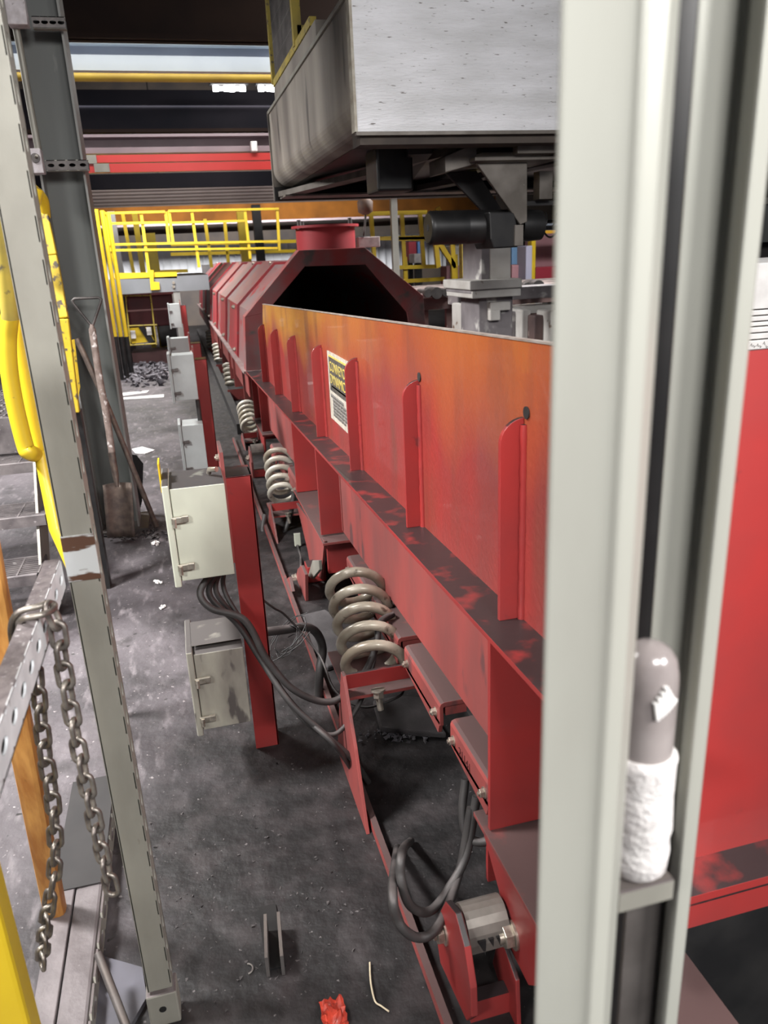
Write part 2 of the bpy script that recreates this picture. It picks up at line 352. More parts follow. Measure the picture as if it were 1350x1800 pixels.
# ================================================================ FRAME OF SLOTTED CHANNEL (left foreground)
leg = thing('slotted_leg_channel', (-.168, 1.06, 0), 'grey-green channel leg with rusty bare patch, standing in the left foreground', 'post')
x0, x1, y0, y1 = -.188, -.147, 1.06, 1.101
b = B((x0, y0, .075), (x1, y0+.0025, 1.72))
b.build('front_web', galv, leg, bev=.001)
MB().slotted((x1, y0, .075), (0, 0, 1), (0, 1, 0), (1, 0, 0), 1.645, .041, .0025, 33, .014, .0068).build('slotted_side', galv, leg)
MB().box((x0, y0, .075), (x0+.0025, y1, 1.72)).build('plain_side', galv, leg)
b = MB(); b.box((x0, y1-.003, .075), (x0+.010, y1, 1.72)); b.box((x1-.010, y1-.003, .075), (x1, y1, 1.72)); b.build('lip', galv, leg)
# rust band and bare zinc patch, a sleeve of old tape
b = B((x0-.0008, y0-.0012, .838), (x1+.0008, y0+.004, .905)); b.build('bare_patch', mat('bare_zinc_with_rust', (.60, .62, .62), (.11, .055, .035), 22, .5, .3, stretch=(.5, 1, 1.6), lo=.52, hi=.56), leg)
f = B((x0-.004, y0-.006, .0), (x1+.006, y0+.034, .070)); f.build('foot_sleeve', galv, leg, bev=.003)
MB().cyl(((x0+x1)/2, y0-.0072, .038), ((x0+x1)/2, y0-.0055, .038), .006, 16).build('foot_hole', blk, leg)
# horizontal channel running towards the camera
hs = thing('channel_rail', (-.2, .6, .83), 'dusty horizontal slotted channel meeting the rusty leg, chains hung over it', 'rail')
z0, z1 = .831, .876
MB().slotted((-.1925, -.05, z0), (0, 1, 0), (0, 0, 1), (1, 0, 0), 1.105, z1-z0, .0025, 23, .013, .0065).build('slotted_web', mat('pale_galvanised', (.86, .88, .90), (.66, .68, .70), 30, .5, 0, spots=(.25, .23, .22), sscale=50, samt=.3), hs)
B((-.2135, -.05, z1-.0025), (-.1925, 1.055, z1)).build('top_flange', mat('gritty_top', (.19, .165, .165), (.12, .10, .105), 90, .8, bump=.3, spots=(.42, .40, .40), sscale=160, samt=.36), hs, bev=.0008)
B((-.2135, -.05, z0), (-.1925, 1.055, z0+.0025)).build('bottom_flange', steel, hs)
B((-.2135, -.05, z0), (-.2115, 1.055, z1-.003)).build('back_web', soot, hs)
# lower channel on the floor
ls = thing('floor_channel', (-.33, .9, 0), 'wide dusty channel with a seam lying on the floor at lower left', 'rail')
B((-.383, .55, .002), (-.343, 1.73, .052)).build('seam_channel', mat('floor_channel_grey', (.20, .178, .182), (.13, .114, .118), 14, .6, bump=.2, spots=(.34, .31, .31), sscale=60, samt=.32), ls, bev=.002)
B((-.341, .55, .0), (-.289, 1.73, .050)).build('main_channel', mat('floor_channel_grey_dark', (.175, .156, .16), (.12, .105, .108), 12, .55, .2, bump=.2, spots=(.32, .29, .29), sscale=50, samt=.3), ls, bev=.006)
B((-.385, 1.37, .0523), (-.287, 1.73, .0545)).build('dark_far_top', soot, ls)  # thin sheet turns the far half of the channel top black
MB().slotted((-.284, .55, .004), (0, 1, 0), (0, 0, 1), (1, 0, 0), 1.18, .044, .004, 16, .022, .010).build('slotted_side', galv, ls)
# chains
def link_mesh(name):
    p = []; L_, w_ = .0135, .0085
    for k in range(24):
        a_ = 2*math.pi*k/24; c_, s_ = math.cos(a_), math.sin(a_)
        p.append(V((c_*w_, 0, s_*w_ + (L_ if s_ > 0 else -L_)*.62)))
    return MB().tube(p, .0034, 8, closed=True)
proto = None
def chain(pts, label, start=0, root=None):
    global proto
    pts = bez(pts, 30); pitch = .0262
    t = root or thing('hanging_chain', pts[0], label, 'chain', 'steel chains over the left rail')
    acc = 0; out = []; last = pts[0]; d = 0
    for i in range(1, len(pts)):
        seg = (pts[i]-pts[i-1]).length
        while acc+seg >= pitch:
            f_ = (pitch-acc)/seg; q = pts[i-1].lerp(pts[i], f_); out.append((last+q)/2); out[-1] = ((last+q)/2, (q-last).normalized()); last = q
            seg -= (pitch-acc); pts[i-1] = q; acc = 0
        acc += seg
    for k, (p, dr) in enumerate(out):
        if proto is None:
            m_ = link_mesh('link'); proto = m_.build('chain_link', chainm, None, loc=(0, 0, 0)); o = proto
        else: o = proto.copy(); COL.objects.link(o)
        o.parent = t; o.location = p - t.location
        o.rotation_mode = 'QUATERNION'
        q = dr.to_track_quat('Z', 'Y'); from_ = Matrix.Rotation(.35+(math.pi/2 if k % 2 else 0)+random.uniform(-.18, .18), 4, 'Z').to_quaternion()
        o.rotation_quaternion = q @ from_
    return t
r0 = V((-.190, .782, .872))
yr = az(92, 1066, .884).y
hc = thing('hanging_chain', az(92, 1066, .884), 'steel chain hanging in front of the leg with a long hook link over the rail', 'chain')
chain([ay(u, v, yr) for u, v in ((86, 1066), (97, 1078), (104, 1125), (116, 1200), (133, 1290), (152, 1380), (170, 1460), (185, 1520), (203, 1585))], None, root=hc)
hk = [(22, 1134, .835), (19, 1106, .858), (25, 1084, .880), (40, 1073, .887), (68, 1066, .889), (86, 1060, .887), (96, 1063, .883), (92, 1073, .883), (76, 1080, .887), (48, 1086, .887), (36, 1091, .880), (31, 1104, .858), (30, 1132, .835)]
MB().tube(bez([az(*q) for q in hk], 5), .0036, 10).build('hook_link', chainm, hc)
yl = ax(67, 1195, -.222).y
chain([ay(u, v, yl+d) for u, v, d in ((66, 1180, 0), (72, 1260, 0), (80, 1330, 0), (92, 1400, 0), (97, 1470, 0), (96, 1530, 0), (86, 1590, .0), (78, 1640, .02), (74, 1700, .05))], 'steel chain hanging behind the rail, in front of the wooden handle')
# wooden handle and yellow post
p0, p1 = ay(97, 1600, 1.32), ay(-30, 950, 1.12)
wp = thing('wooden_pole', (p0.x, p0.y, 0), 'orange-brown wooden pole with a dark hole behind the left chain', 'pole')
pd = (p1-p0).normalized(); ft = p0 - pd*(p0.z/pd.z)
MB().bar(ft, p0+pd*1.4, .040, .034, (0, -1, .2)).build('shaft', wood, wp, bev=.010)
MB().bar(ft+pd*.0, ft+pd*.05, .042, .036, (0, -1, .2)).build('yellow_tip', yel, wp, bev=.010)
hp = ay(65, 1447, 1.27); MB().cyl(hp+V((0, .03, 0)), hp+V((0, -.01, .003)), .004, 12).build('nail_hole', blk, wp)
y_ = .80; pe = ay(30, 1700, y_)
tag(B((pe.x-.09, y_, 0), (pe.x-.003, y_+.045, 1.25)).build('yellow_post', yel, bev=.006), 'bright yellow square post cut off by the lower left corner', 'post')
# flat blue-grey plate and rod on the floor
pp = [az(180, 1680, .012), az(250, 1700, .012), az(258, 1752, .012), az(222, 1815, .012), az(170, 1830, .012), az(165, 1760, .012)]
tag(MB().prism([(i, 0) for i in range(6)], lambda i, _: pp[i], lambda i, _: pp[i]+V((0, 0, -.011))).build('floor_plate', mat('blue_grey_plate', (.13, .128, .155), (.09, .088, .10), 8, .5, .3)), 'blue-grey metal plate on the floor beside the foot of the leg', 'plate')
tag(MB().cyl(az(172, 1675, .10), az(232, 1830, .022), .0075, 12).build('metal_rod', steel), 'thin metal rod leaning down over the blue-grey plate', 'rod')
# ================================================================ STAIRS (left)
st = thing('steel_stair', (-1.0, 2.8, 0), 'open grating stair rising away at the left edge', 'stair')
grate = mat('grating_steel', (.26, .235, .235), (.13, .115, .12), 14, .5, .4, bump=.1, spots=(.45, .42, .42), sscale=60, samt=.33)
for k in range(3):
    z = .20+.165*k; yf = 2.82+.19*k; xr = -.60+.03*k
    b = MB(); b.box((-1.6, yf, z-.04), (xr, yf+.02, z)); b.box((-1.6, yf+.20, z-.04), (xr, yf+.21, z)); b.box((xr-.005, yf, z-.04), (xr, yf+.21, z))
    for j in range(9): b.box((-1.6, yf+.02+.021*j, z-.025), (xr, yf+.025+.021*j, z-.003))
    xx = -1.58
    while xx < xr: b.box((xx, yf+.02, z-.012), (xx+.006, yf+.20, z-.002)); xx += .1
    b.build('tread', grate, st)
b = MB(); z = .68
for j in range(16): b.box((-1.6, 3.39+.055*j, z-.02), (-.50, 3.40+.055*j, z))
for j in range(30): b.bar((-1.6+.037*j, 3.39, z-.006), (-1.56+.037*j, 4.25, z-.006), .008, .012)
b.box((-1.6, 3.37, z-.14), (-.50, 3.39, z+.005)); b.build('landing_grating', grate, st)
MB().px_([(2.78, 0), (2.98, 0), (3.45, .60), (3.45, .70), (3.30, .68)], -.615, -.605).build('stringer', galv, st)
MB().px_([(2.78, 0), (2.98, 0), (3.45, .60), (3.45, .70), (3.30, .68)], -1.62, -1.61).build('stringer', galv, st)
B((-.58, 3.39, 0), (-.50, 3.45, .54)).build('landing_leg', soot, st)
B((-1.6, 3.41, 0), (-1.5, 3.47, .54)).build('landing_leg', soot, st)
# yellow looped handrail
def rail_thing(name, label, loc, group=None): return thing(name, loc, label, 'handrail', group)
yy = 2.05
hr = rail_thing('looped_handrail', 'thick yellow handrail with a rounded return loop, behind the channel leg', az(115, 985) )
P_ = [(60, 330), (36, 440), (17, 560), (14, 625), (24, 700), (44, 783), (52, 795), (64, 797), (68, 780), (60, 735), (46, 655), (36, 590), (42, 540), (62, 470)]
MB().tube(bez([ay(u, v, yy + (.00 if i < 7 else .06)) for i, (u, v) in enumerate(P_)], 6), .0205, 14).build('loop_tube', yel, hr)
e1 = ay(134, 1010, 2.0); MB().tube([ay(66, 770, yy+.075), ay(98, 930, 2.02), e1], .0165, 14).build('post_tube', yel, hr)
MB().cyl(e1, az(196, 1262, 0), .0165, 14).build('post_tube', yel, hr)
MB().tube([ay(-30, 600, 2.3), ay(22, 587, 2.1)], .018, 12).build('side_tube', yel, hr)
MB().tube([ay(-2, 372, 1.9), ay(8, 450, 1.92), ay(18, 560, 1.95)], .019, 12).build('upper_tube', yeld, hr)
# peeling yellow stair rail between leg and column
pr = rail_thing('peeling_rail', 'yellow rail post with peeling paint between channel leg and grey column', ay(130, 760, 3.0))
q = [ay(128, 725, 3.05), ay(108, 560, 3.05), ay(88, 450, 3.1), ay(66, 348, 3.15)]
b = MB()
for i in range(3): b.bar(q[i], q[i+1], .050, .03, (0, -1, 0))
b.build('flat_post', yelp, pr, bev=.004)
MB().tube(bez([ay(56, 460, 3.0), ay(55, 345, 3.0), ay(64, 338, 3.05), ay(76, 352, 3.1), ay(80, 380, 3.15)], 6), .018, 12).build('loop_tube', yel, pr)
for (u, v) in ((84, 386), (88, 410), (98, 450), (106, 496), (110, 524)):
    MB().cyl(ay(u-14, v, 3.16), ay(u+3, v+1, 3.16), .012, 10).build('rung', yel if v != 524 else wood, pr)
MB().prism([(118, 600), (131, 596), (141, 680), (134, 722), (124, 700)], lambda u, v: ay(u, v, 3.1), lambda u, v: ay(u, v, 3.12)).build('gusset', yelp, pr)
lz = ay(132, 722, 3.1)
b = MB().box((lz.x-.03, 3.08, 0), (lz.x+.02, 3.14, lz.z)); b.build('dark_leg', blk, pr)
# ================================================================ STEEL COLUMN AND FITTINGS
cl = thing('steel_column', (-.395, 3.9, 0), 'tall grey steel H-column with two shovels leaning on it', 'column')
B((-.487, 3.80, 0), (-.478, 4.0, 4.2)).build('flange', colf, cl)
B((-.312, 3.80, 0), (-.303, 4.0, 4.2)).build('flange', colf, cl)
B((-.478, 3.893, 0), (-.312, 3.905, 4.2)).build('web', colm, cl)
B((-.53, 3.76, 0), (-.26, 4.04, .018)).build('base_plate', steel, cl)
def swbox(u0, v0, u1, v1, y, name, label):
    a, c_ = ay(u0, v0, y), ay(u1, v1, y)
    t = thing(name, ((a.x+c_.x)/2, y, c_.z), label, 'switch box')
    B((a.x, y-.04, c_.z), (c_.x, y+.03, a.z)).build('housing', mat('pinkish_white_box', (.62, .58, .60), (.46, .42, .43), 40, .5, spots=(.2, .17, .17), sscale=60, samt=.33), t, bev=.004)
    return t, a, c_
t, a, c_ = swbox(6, -12, 52, 48, 3.72, 'switch_box', 'pale stained box high on the grey column, cut by the top edge')
t2, a2, c2 = swbox(52, 263, 80, 306, 3.72, 'toggle_switch', 'small pale toggle switch box on the grey column beside its lower bracket')
m_ = V(((a2.x+c2.x)/2, 3.68, (a2.z+c2.z)/2+.01))
MB().cyl(m_, m_+V((0, -.008, 0)), .018, 16).build('switch_plate', steel, t2); MB().cyl(m_, m_+V((.01, -.03, .006)), .005, 8).build('lever', bright, t2)
tag(MB().tube(bez([ay(28, 48, 3.75), ay(38, 100, 3.76), ay(52, 180, 3.76), (a2.x+.03, 3.75, a2.z)], 6), .014, 12).build('conduit', galv), 'pale conduit joining the two boxes on the column', 'pipe')
for k, (u0, v0, u1) in enumerate(((56, 38, 114), (80, 291, 155))):
    p, q = ay(u0, v0, 3.74), ay(u1, v0, 3.74)
    t = thing('strut_bracket', (p.x, 3.74, p.z-.02), ('short slotted steel bracket across the column below the top box', 'short slotted steel bracket across the column beside the toggle switch')[k], 'bracket')
    MB().slotted((p.x, 3.745, p.z-.02), (1, 0, 0), (0, 0, 1), (0, -1, 0), q.x-p.x, .041, .003, 4, .013, .007).build('slotted_web', steel, t)
    b = B((p.x, 3.745, p.z+.018), (q.x, 3.785, p.z+.021)); b.box((p.x, 3.745, p.z-.021), (q.x, 3.785, p.z-.018)); b.build('flange', galv, t)
    B((p.x, 3.785, p.z-.015), (q.x, 3.80, p.z+.015)).build('backing', blk, t)
# shovels
sh = thing('shovel', (-.385, 3.72, 0), 'square-bladed shovel with a D-shaped steel handle leaning on the column', 'shovel')
rust = mat('rusty_steel', (.22, .17, .14), (.12, .095, .085), 30, .5, .4, bump=.1)
D = lambda u, v, y: ay(u, v, y)
MB().tube([D(160, 572, 3.735), D(130, 535, 3.74), D(127, 529, 3.74), D(131, 525, 3.74), D(172, 523, 3.74), D(178, 526, 3.74), D(176, 534, 3.74), D(163, 572, 3.735)], .0062, 8).build('handle_loop', steel, sh)
MB().tube(bez([D(161, 570, 3.735), D(165, 600, 3.73), D(175, 665, 3.72), D(188, 735, 3.715), D(198, 805, 3.70)], 6), [.009, .0095]+[.0155]*23, 12).build('shaft', mat('flaking_wooden_shaft', (.34, .27, .24), (.20, .15, .13), 30, .7, spots=(.75, .70, .68), sscale=26, samt=.42, bump=.3), sh)
MB().tube([D(196, 795, 3.70), D(203, 835, 3.69), D(206, 856, 3.67)], [.017, .015, .008], 12).build('socket', rust, sh)
def bl(u, w):                                            # dished blade
    tl, tr, br, b_l = D(181, 853, 3.69), D(231, 849, 3.69), D(237, 944, 3.66), D(189, 946, 3.66)
    a_ = tl.lerp(tr, u); c_ = b_l.lerp(br, u); p = a_.lerp(c_, w); p.y += .030*(1-(2*u-1)**2)*(1-.5*w); p.z = max(p.z, .004); return p
b = MB(); n = 8
vs = [bl(i/n, j/n) for j in range(n+1) for i in range(n+1)]
fs = [(j*(n+1)+i, j*(n+1)+i+1, (j+1)*(n+1)+i+1, (j+1)*(n+1)+i) for j in range(n) for i in range(n)]
b.add(vs, fs, True); o = b.build('blade', rust, sh); sm = o.modifiers.new('t', 'SOLIDIFY'); sm.thickness = .003
pl = thing('tool_pole', az(275, 928, 0), 'thin bare wooden tool pole crossing behind the shovel to the floor', 'pole')
MB().tube([ay(135, 595, 3.76), ay(190, 716, 3.745), az(275, 925, .005)+V((0, 0, 0))], .0125, 10).build('shaft', rust, pl)
bs = thing('black_shovel', az(245, 900, 0), 'black scoop standing behind the grey column foot, right side', 'shovel')
pp = [(228, 798), (240, 800), (252, 815), (250, 880), (240, 925), (225, 930)]
MB().prism(pp, lambda u, v: ay(u, min(v, 925), 4.05), lambda u, v: ay(u, min(v, 925), 4.06)).build('scoop_blade', blk, bs)
# ================================================================ CONTROL BOX STANDS
def stand(y, labels, cables=True, k=0):
    top = .762
    p = thing('box_stand', (.095, y+.03, 0), labels[0], 'post', 'red box stands beside the conveyor')
    b = B((.066, y, 0), (.128, y+.005, top)); b.box((.123, y, 0), (.128, y+.075, top)); b.box((.066, y, top-.004), (.128, y+.10, top)); b.build('channel_post', red, p, bev=.001)
    B((.058, y-.02, .55), (.066, y+.11, .828)).build('side_flange', redd, p)
    hexbolt((.058, y+.05, .80), (-1, 0, 0), .008, .008, 'bolt', bright, p)
def enclosure(x0, x1, y0, y1, z0, z1, mt, label, near=True, tabs=True):
    t = thing('enclosure', ((x0+x1)/2, (y0+y1)/2, z0), label, 'electrical box', 'grey electrical boxes on red stands')
    B((x0, y0, z0+.012), (x1, y1, z1-.010)).build('housing', mt, t, bev=.002)
    B((x0-.016, y0-.006, z0), (x0-.001, y1+.006, z1)).build('door', mt, t, bev=.003)
    for zz in ((z0*.25+z1*.75)-.02, z0*.8+z1*.2):
        c_ = V((x0+.008, y0-.005, zz)); b = MB(); b.box(c_+V((-.012, -.006, -.007)), c_+V((.020, .004, .007))); b.cyl(c_+V((-.006, -.006, -.016)), c_+V((-.006, -.006, .004)), .004, 8)
        b.box(c_+V((.010, -.009, -.005)), c_+V((.024, .001, .009)))
        b.build('latch', bright if near else steel, t, bev=.001)
    return t
stand(1.80, ['nearest red channel post, carrying the two nearest grey boxes'])
e = enclosure(-.060, .057, 1.65, 1.80, .562, .800, boxg, 'nearest upper grey-green box with two side latches and a dusty black top')
B((-.080, 1.70, .77), (-.0765, 1.76, .835)).build('yellow_sticker', yel, e)
MB().tube([(.028, 1.73, .796), (.03, 1.72, .806), (.045, 1.70, .81)], .006, 8).build('brass_fitting', bright, e)
e = enclosure(-.058, .056, 1.65, 1.82, .172, .398, boxd, 'nearest lower grey box, streaked with grime, under the dusty-topped box')
MB().box((-.06, 1.67, .40), (.055, 1.80, .4005)).build('dust_film', boxd, e)
stand(4.22, ['second red channel post, beyond the nearest pair of boxes'])
boxf = mat('far_enclosure_grey', (.40, .43, .43), (.34, .36, .36), 8, .5)
enclosure(-.055, .060, 4.10, 4.22, .562, .815, boxf, 'upper grey box on the second stand, seen above the nearest boxes', near=False)
enclosure(-.045, .065, 4.05, 4.22, .16, .46, boxf, 'lower grey box on the second stand, partly hidden by the nearest box', near=False)
MB_ = MB().cyl((.055, 4.16, .25), (.055, 4.16, .56), .012, 10); tag(MB_.build('cable_conduit', rubber), 'dark conduit between the two boxes of the second stand', 'pipe')
stand(5.10, ['third red channel post, just beyond the second'])
enclosure(-.058, .055, 5.0, 5.10, .62, .82, boxf, 'grey box on the third stand, peeping over the second stand', near=False)
stand(9.9, ['farthest red channel post beside the platform'])
enclosure(-.07, .052, 9.80, 9.92, .50, .80, boxf, 'farthest grey box beside the dark red drum', near=False)
# cables from the nearest boxes to the machine
def cable(pts, r, label, n=10, mt=rubber):
    t = bez(pts, n); return tag(MB().tube(t, r, 10).build('power_cable', mt), label, 'cable', 'black cables of the nearest boxes')
C1 = [(.015, 1.72, .565), ay(352, 1040, 1.70), ay(372, 1070, 1.68), ay(430, 1090, 1.66), ay(470, 1160, 1.64), ay(520, 1215, 1.62), ay(585, 1233, 1.62), ay(635, 1190, 1.64), ay(660, 1140, 1.66), ay(668, 1095, 1.70), ay(690, 1080, 1.74)]
cable(C1, .0085, 'thickest black cable curving from the upper box up to the clamp beside the spring')
C2 = [(.03, 1.74, .565), ay(368, 1045, 1.73), ay(420, 1100, 1.70), ay(462, 1165, 1.66), ay(510, 1235, 1.60), ay(570, 1290, 1.56), ay(620, 1335, 1.54), az(648, 1375, .02)]
cable(C2, .0075, 'black cable running straight down to the skid below the spring')
C3 = [(.04, 1.75, .565), ay(380, 1040, 1.74), ay(430, 1105, 1.73), ay(475, 1185, 1.68), ay(530, 1255, 1.60), ay(590, 1312, 1.53), az(625, 1362, .02)]
cable(C3, .0065, 'black cable running just below and beside the straight cable')
C4 = [(.045, 1.76, .565), ay(395, 1040, 1.76), ay(450, 1130, 1.70), ay(505, 1230, 1.62), ay(545, 1275, 1.59), ay(590, 1290, 1.58), ay(630, 1240, 1.62), ay(655, 1170, 1.66), ay(662, 1120, 1.70)]
cable(C4, .006, 'thin black cable looping lowest and back up to the spring')
C5 = [ay(455, 1112, 1.96), ay(500, 1107, 2.0), ay(535, 1102, 2.03), ay(556, 1112, 2.05), ay(567, 1140, 2.04), ay(562, 1180, 2.0), az(560, 1225, .0)]
cable(C5, .013, 'fat black hose bending down behind the red post')
C6 = [ay(450, 1045, 1.93), ay(480, 1068, 1.95), ay(505, 1085, 2.0), ay(560, 1150, 1.95), ay(590, 1215, 1.8), ay(640, 1243, 1.7), ay(700, 1225, 1.66), ay(712, 1205, 1.7)]
cable(C6, .0032, 'thin grey wire from behind the red post to the spring seat')
C7 = [ay(520, 790, 3.6), ay(515, 880, 3.55), ay(500, 935, 3.5), ay(478, 958, 3.5), ay(462, 935, 3.55), ay(466, 905, 3.6)]
cable(C7, .012, 'black cable looped below the second spring')
C8 = [ay(818, 1370, 1.16), ay(813, 1420, 1.14), ay(818, 1462, 1.12), ay(838, 1480, 1.10), ay(868, 1476, 1.09)]
cable(C8, .0085, 'short black cable hooked under the lowest clamp block')
C9 = [ay(838, 1400, 1.12), ay(820, 1500, 1.10), ay(790, 1560, 1.07), ay(755, 1602, 1.04), ay(720, 1590, 1.03), ay(704, 1540, 1.04), ay(708, 1495, 1.09), az(722, 1478, .01)]
cable(C9, .0085, 'inner of the two black hoses making a U on the floor by the clamp block')
C10 = [ay(828, 1420, 1.12), ay(808, 1530, 1.09), ay(772, 1625, 1.0), ay(735, 1648, .985), ay(700, 1620, .99), ay(690, 1560, 1.03), az(698, 1490, .01)]
cable(C10, .0085, 'outer of the two black hoses making a U on the floor by the clamp block')
t = thing('wire_tangle', az(500, 1180, 0), 'tangle of thin dark wires beside the red post', 'wire')
for k in range(6):
    cc = ay(505+random.uniform(-14, 22), 1125+random.uniform(-25, 22), 1.98); b = MB(); r_ = random.uniform(.03, .06); ph = random.random()*6
    b.tube([cc + V((math.cos(a_*.6+ph)*r_, math.sin(a_*.6+ph)*r_*.6, math.sin(a_*.6+1+ph)*r_*.8)) for a_ in range(9)], .0014, 6); b.build('loop', blk, t)
# ================================================================ NEAR PAN CONVEYOR
SL = -.0327
def PZ(off, y): return CH + off + SL*y                      # the pan slopes gently down away from us
cv = thing('vibrating_conveyor', (0, 0, 0), 'red ribbed vibrating pan conveyor with orange-stained side, in front of the hood', 'conveyor')
def slab(x0, x1, y0, y1, o0, o1):
    return MB().add([(x0,y0,PZ(o0,y0)),(x1,y0,PZ(o0,y0)),(x1,y1,PZ(o0,y1)),(x0,y1,PZ(o0,y1)),(x0,y0,PZ(o1,y0)),(x1,y0,PZ(o1,y0)),(x1,y1,PZ(o1,y1)),(x0,y1,PZ(o1,y1))],
                    [(0,3,2,1),(4,5,6,7),(0,1,5,4),(1,2,6,5),(2,3,7,6),(3,0,4,7)])
YN, YF = .76, 5.05
TOP, LED, WB = -.0985, -.556, -.807
# side plate; far end is cut back at the top
MB().px_([(YN, PZ(LED-.01, YN)), (YN, PZ(TOP, YN)), (4.70, PZ(TOP, 4.70)), (5.1, PZ(LED-.01, 5.1))], .500, .508).build('side_plate', panm, cv)
slab(.498, .510, YN, 4.70, TOP, TOP+.003).build('top_edge', mat('bare_edge', (.55, .50, .46), (.36, .28, .24), 20, .5, .4), cv)
slab(.422, .508, .62, 5.45, LED-.010, LED).build('ledge', red, cv, bev=.001)
for ya, yb_ in ((1.04, 2.42), (3.28, 4.5), (5.1, 5.45)):
    slab(.460, .470, ya, yb_, WB, LED-.010).build('side_beam', redd, cv)
    slab(.460, .53, ya, yb_, WB-.006, WB).build('beam_flange', redd, cv)
slab(1.45, 1.458, YN, 5.05, LED, -.40).build('side_plate', red, cv)
slab(.508, 1.45, YN, 5.4, LED-.02, LED-.008).build('pan_floor', redd, cv)
# near end plate with its own ledge (behind the uprights)
MB().box((.50, YN-.008, .30), (2.3, YN, PZ(TOP, YN))).build('end_plate', red, cv)
ez0 = ay(1214, 1578, .70).z; ez1 = ay(1219, 1511, .755).z
MB().box((.47, .693, .392), (2.3, YN, .406)).build('end_ledge', red, cv, bev=.001)
MB().box((.58, .715, .322), (2.2, .735, .362)).build('cross_beam', red, cv)
MB().box((.6, .76, .0), (2.2, .80, .30)).build('dark_base', blk, cv)
# stiffening ribs with rounded heads
ribs = [1.076, 1.62, 2.232, 2.82, 3.47, 4.10, 4.72]
for k, y in enumerate(ribs):
    b = MB(); yb = y
    rt = PZ(-.214, y); r = .040; zb = PZ(LED, y)
    pts = [(.500, zb), (.460, zb), (.460, rt-r*1.0)] + [(.500-r*math.cos(a_), rt-r+r*math.sin(a_)) for a_ in [math.pi/2*j/8 for j in range(1, 9)]]
    b.py_(pts, y, y+.009); b.build('rib', red, cv, bev=.001)
    w = MB()
    for (z0_, z1_) in ((rt-.20, rt-.01), (zb, zb+.155)):
        n_ = 10
        w.tube([(.4985, y-.003, z0_+(z1_-z0_)*i/n_) for i in range(n_+1)], [.0070+.0007*math.sin(i*2.3+k) for i in range(n_+1)], 8)
    w.build('weld_bead', red, cv)
MB().cyl((.4992, 1.066, PZ(-.205, 1.07)), (.497, 1.066, PZ(-.205, 1.07)), .010, 10).build('scorch_mark', soot, cv)
MB().cyl((.4992, 1.616, PZ(-.207, 1.62)), (.497, 1.616, PZ(-.207, 1.62)), .010, 10).build('scorch_mark', soot, cv)
# placard between two ribs
pt = [ax(576, 632, .497), ax(611, 646, .497), ax(614, 784, .497), ax(581, 760, .497)]
y0p, y1p = 2.70, 2.245
ztop, zbot = PZ(-.235, 2.4), PZ(-.475, 2.4)
pk = MB().box((.4965, y1p, zbot), (.4995, y0p, ztop)).build('placard', mat('worn_white_placard', (.58, .54, .46), (.42, .38, .32), 30, .6, spots=(.25, .22, .2), sscale=60, samt=.32), cv)
def plc(a, b_, c_, d_, mt, nm): return MB().box((.4950, a, b_), (.4966, c_, d_)).build(nm, mt, pk)
hgt = ztop-zbot
plc(y1p+.012, ztop-.56*hgt, y0p-.03, ztop-.07*hgt, mat('placard_black', (.05, .048, .045), (.12, .11, .09), 60, .5), 'black_panel')
pym = mat('placard_yellow', (.72, .56, .12), (.50, .40, .12), 60, .5)
plc(y1p+.012, ztop-.07*hgt, y0p-.03, ztop-.045*hgt, pym, 'yellow_band')
plc(y1p+.012, ztop-.50*hgt, y0p-.06, ztop-.475*hgt, pym, 'yellow_line')
uu, vv = V((0, -1, 0)), V((0, 0, 1))
text('CONVEYOR', .047, pym, 'lettering', pk, (.4950, y0p-.04, ztop-.265*hgt), uu*1.15, vv, off=.0003, bold=.0)
text('DYNAMICS', .047, pym, 'lettering', pk, (.4950, y0p-.04, ztop-.445*hgt), uu*1.18, vv, off=.0003, bold=.0)
ink = mat('faded_print', (.22, .21, .20), None)
for k, ln in enumerate(('||||||||| ||| |||||||', '||| |||||||| ||| |||| |||', '|||||| |||| |||||||| ||', '|||| |||||||| |||| |||||', '|||||||| ||| ||||| ||||', '||||| |||||| ||| |||')):
    text(ln, .012, ink, 'small_print', pk, (.4963, y0p-.035-.03*(k > 0), ztop-(.645+.052*k)*hgt), uu*3.2, vv, off=.0003)
# vertical gussets between ledge and the mount flange
for y in (1.030, 2.67, 3.27, 4.66, 5.12):
    zf = .276 - .008*(y-1)
    MB().py_([(.424, zf), (.424, PZ(LED-.010, y)), (.60, PZ(LED-.010, y)), (.60, zf)], y, y+.010).build('gusset', red, cv, bev=.001)
    w = MB(); w.tube([(.452, y-.002, zf+(PZ(LED-.01, y)-zf)*i/12) for i in range(13)], [.004+.0012*math.sin(i*2.1) for i in range(13)], 8)
for y in (2.42, 4.5): MB().px_([(y-.01, PZ(WB, y)), (y, PZ(WB, y)), (y, PZ(LED-.01, y)), (y-.01, PZ(LED-.01, y))], .457, .53).build('beam_end_plate', redd, cv)
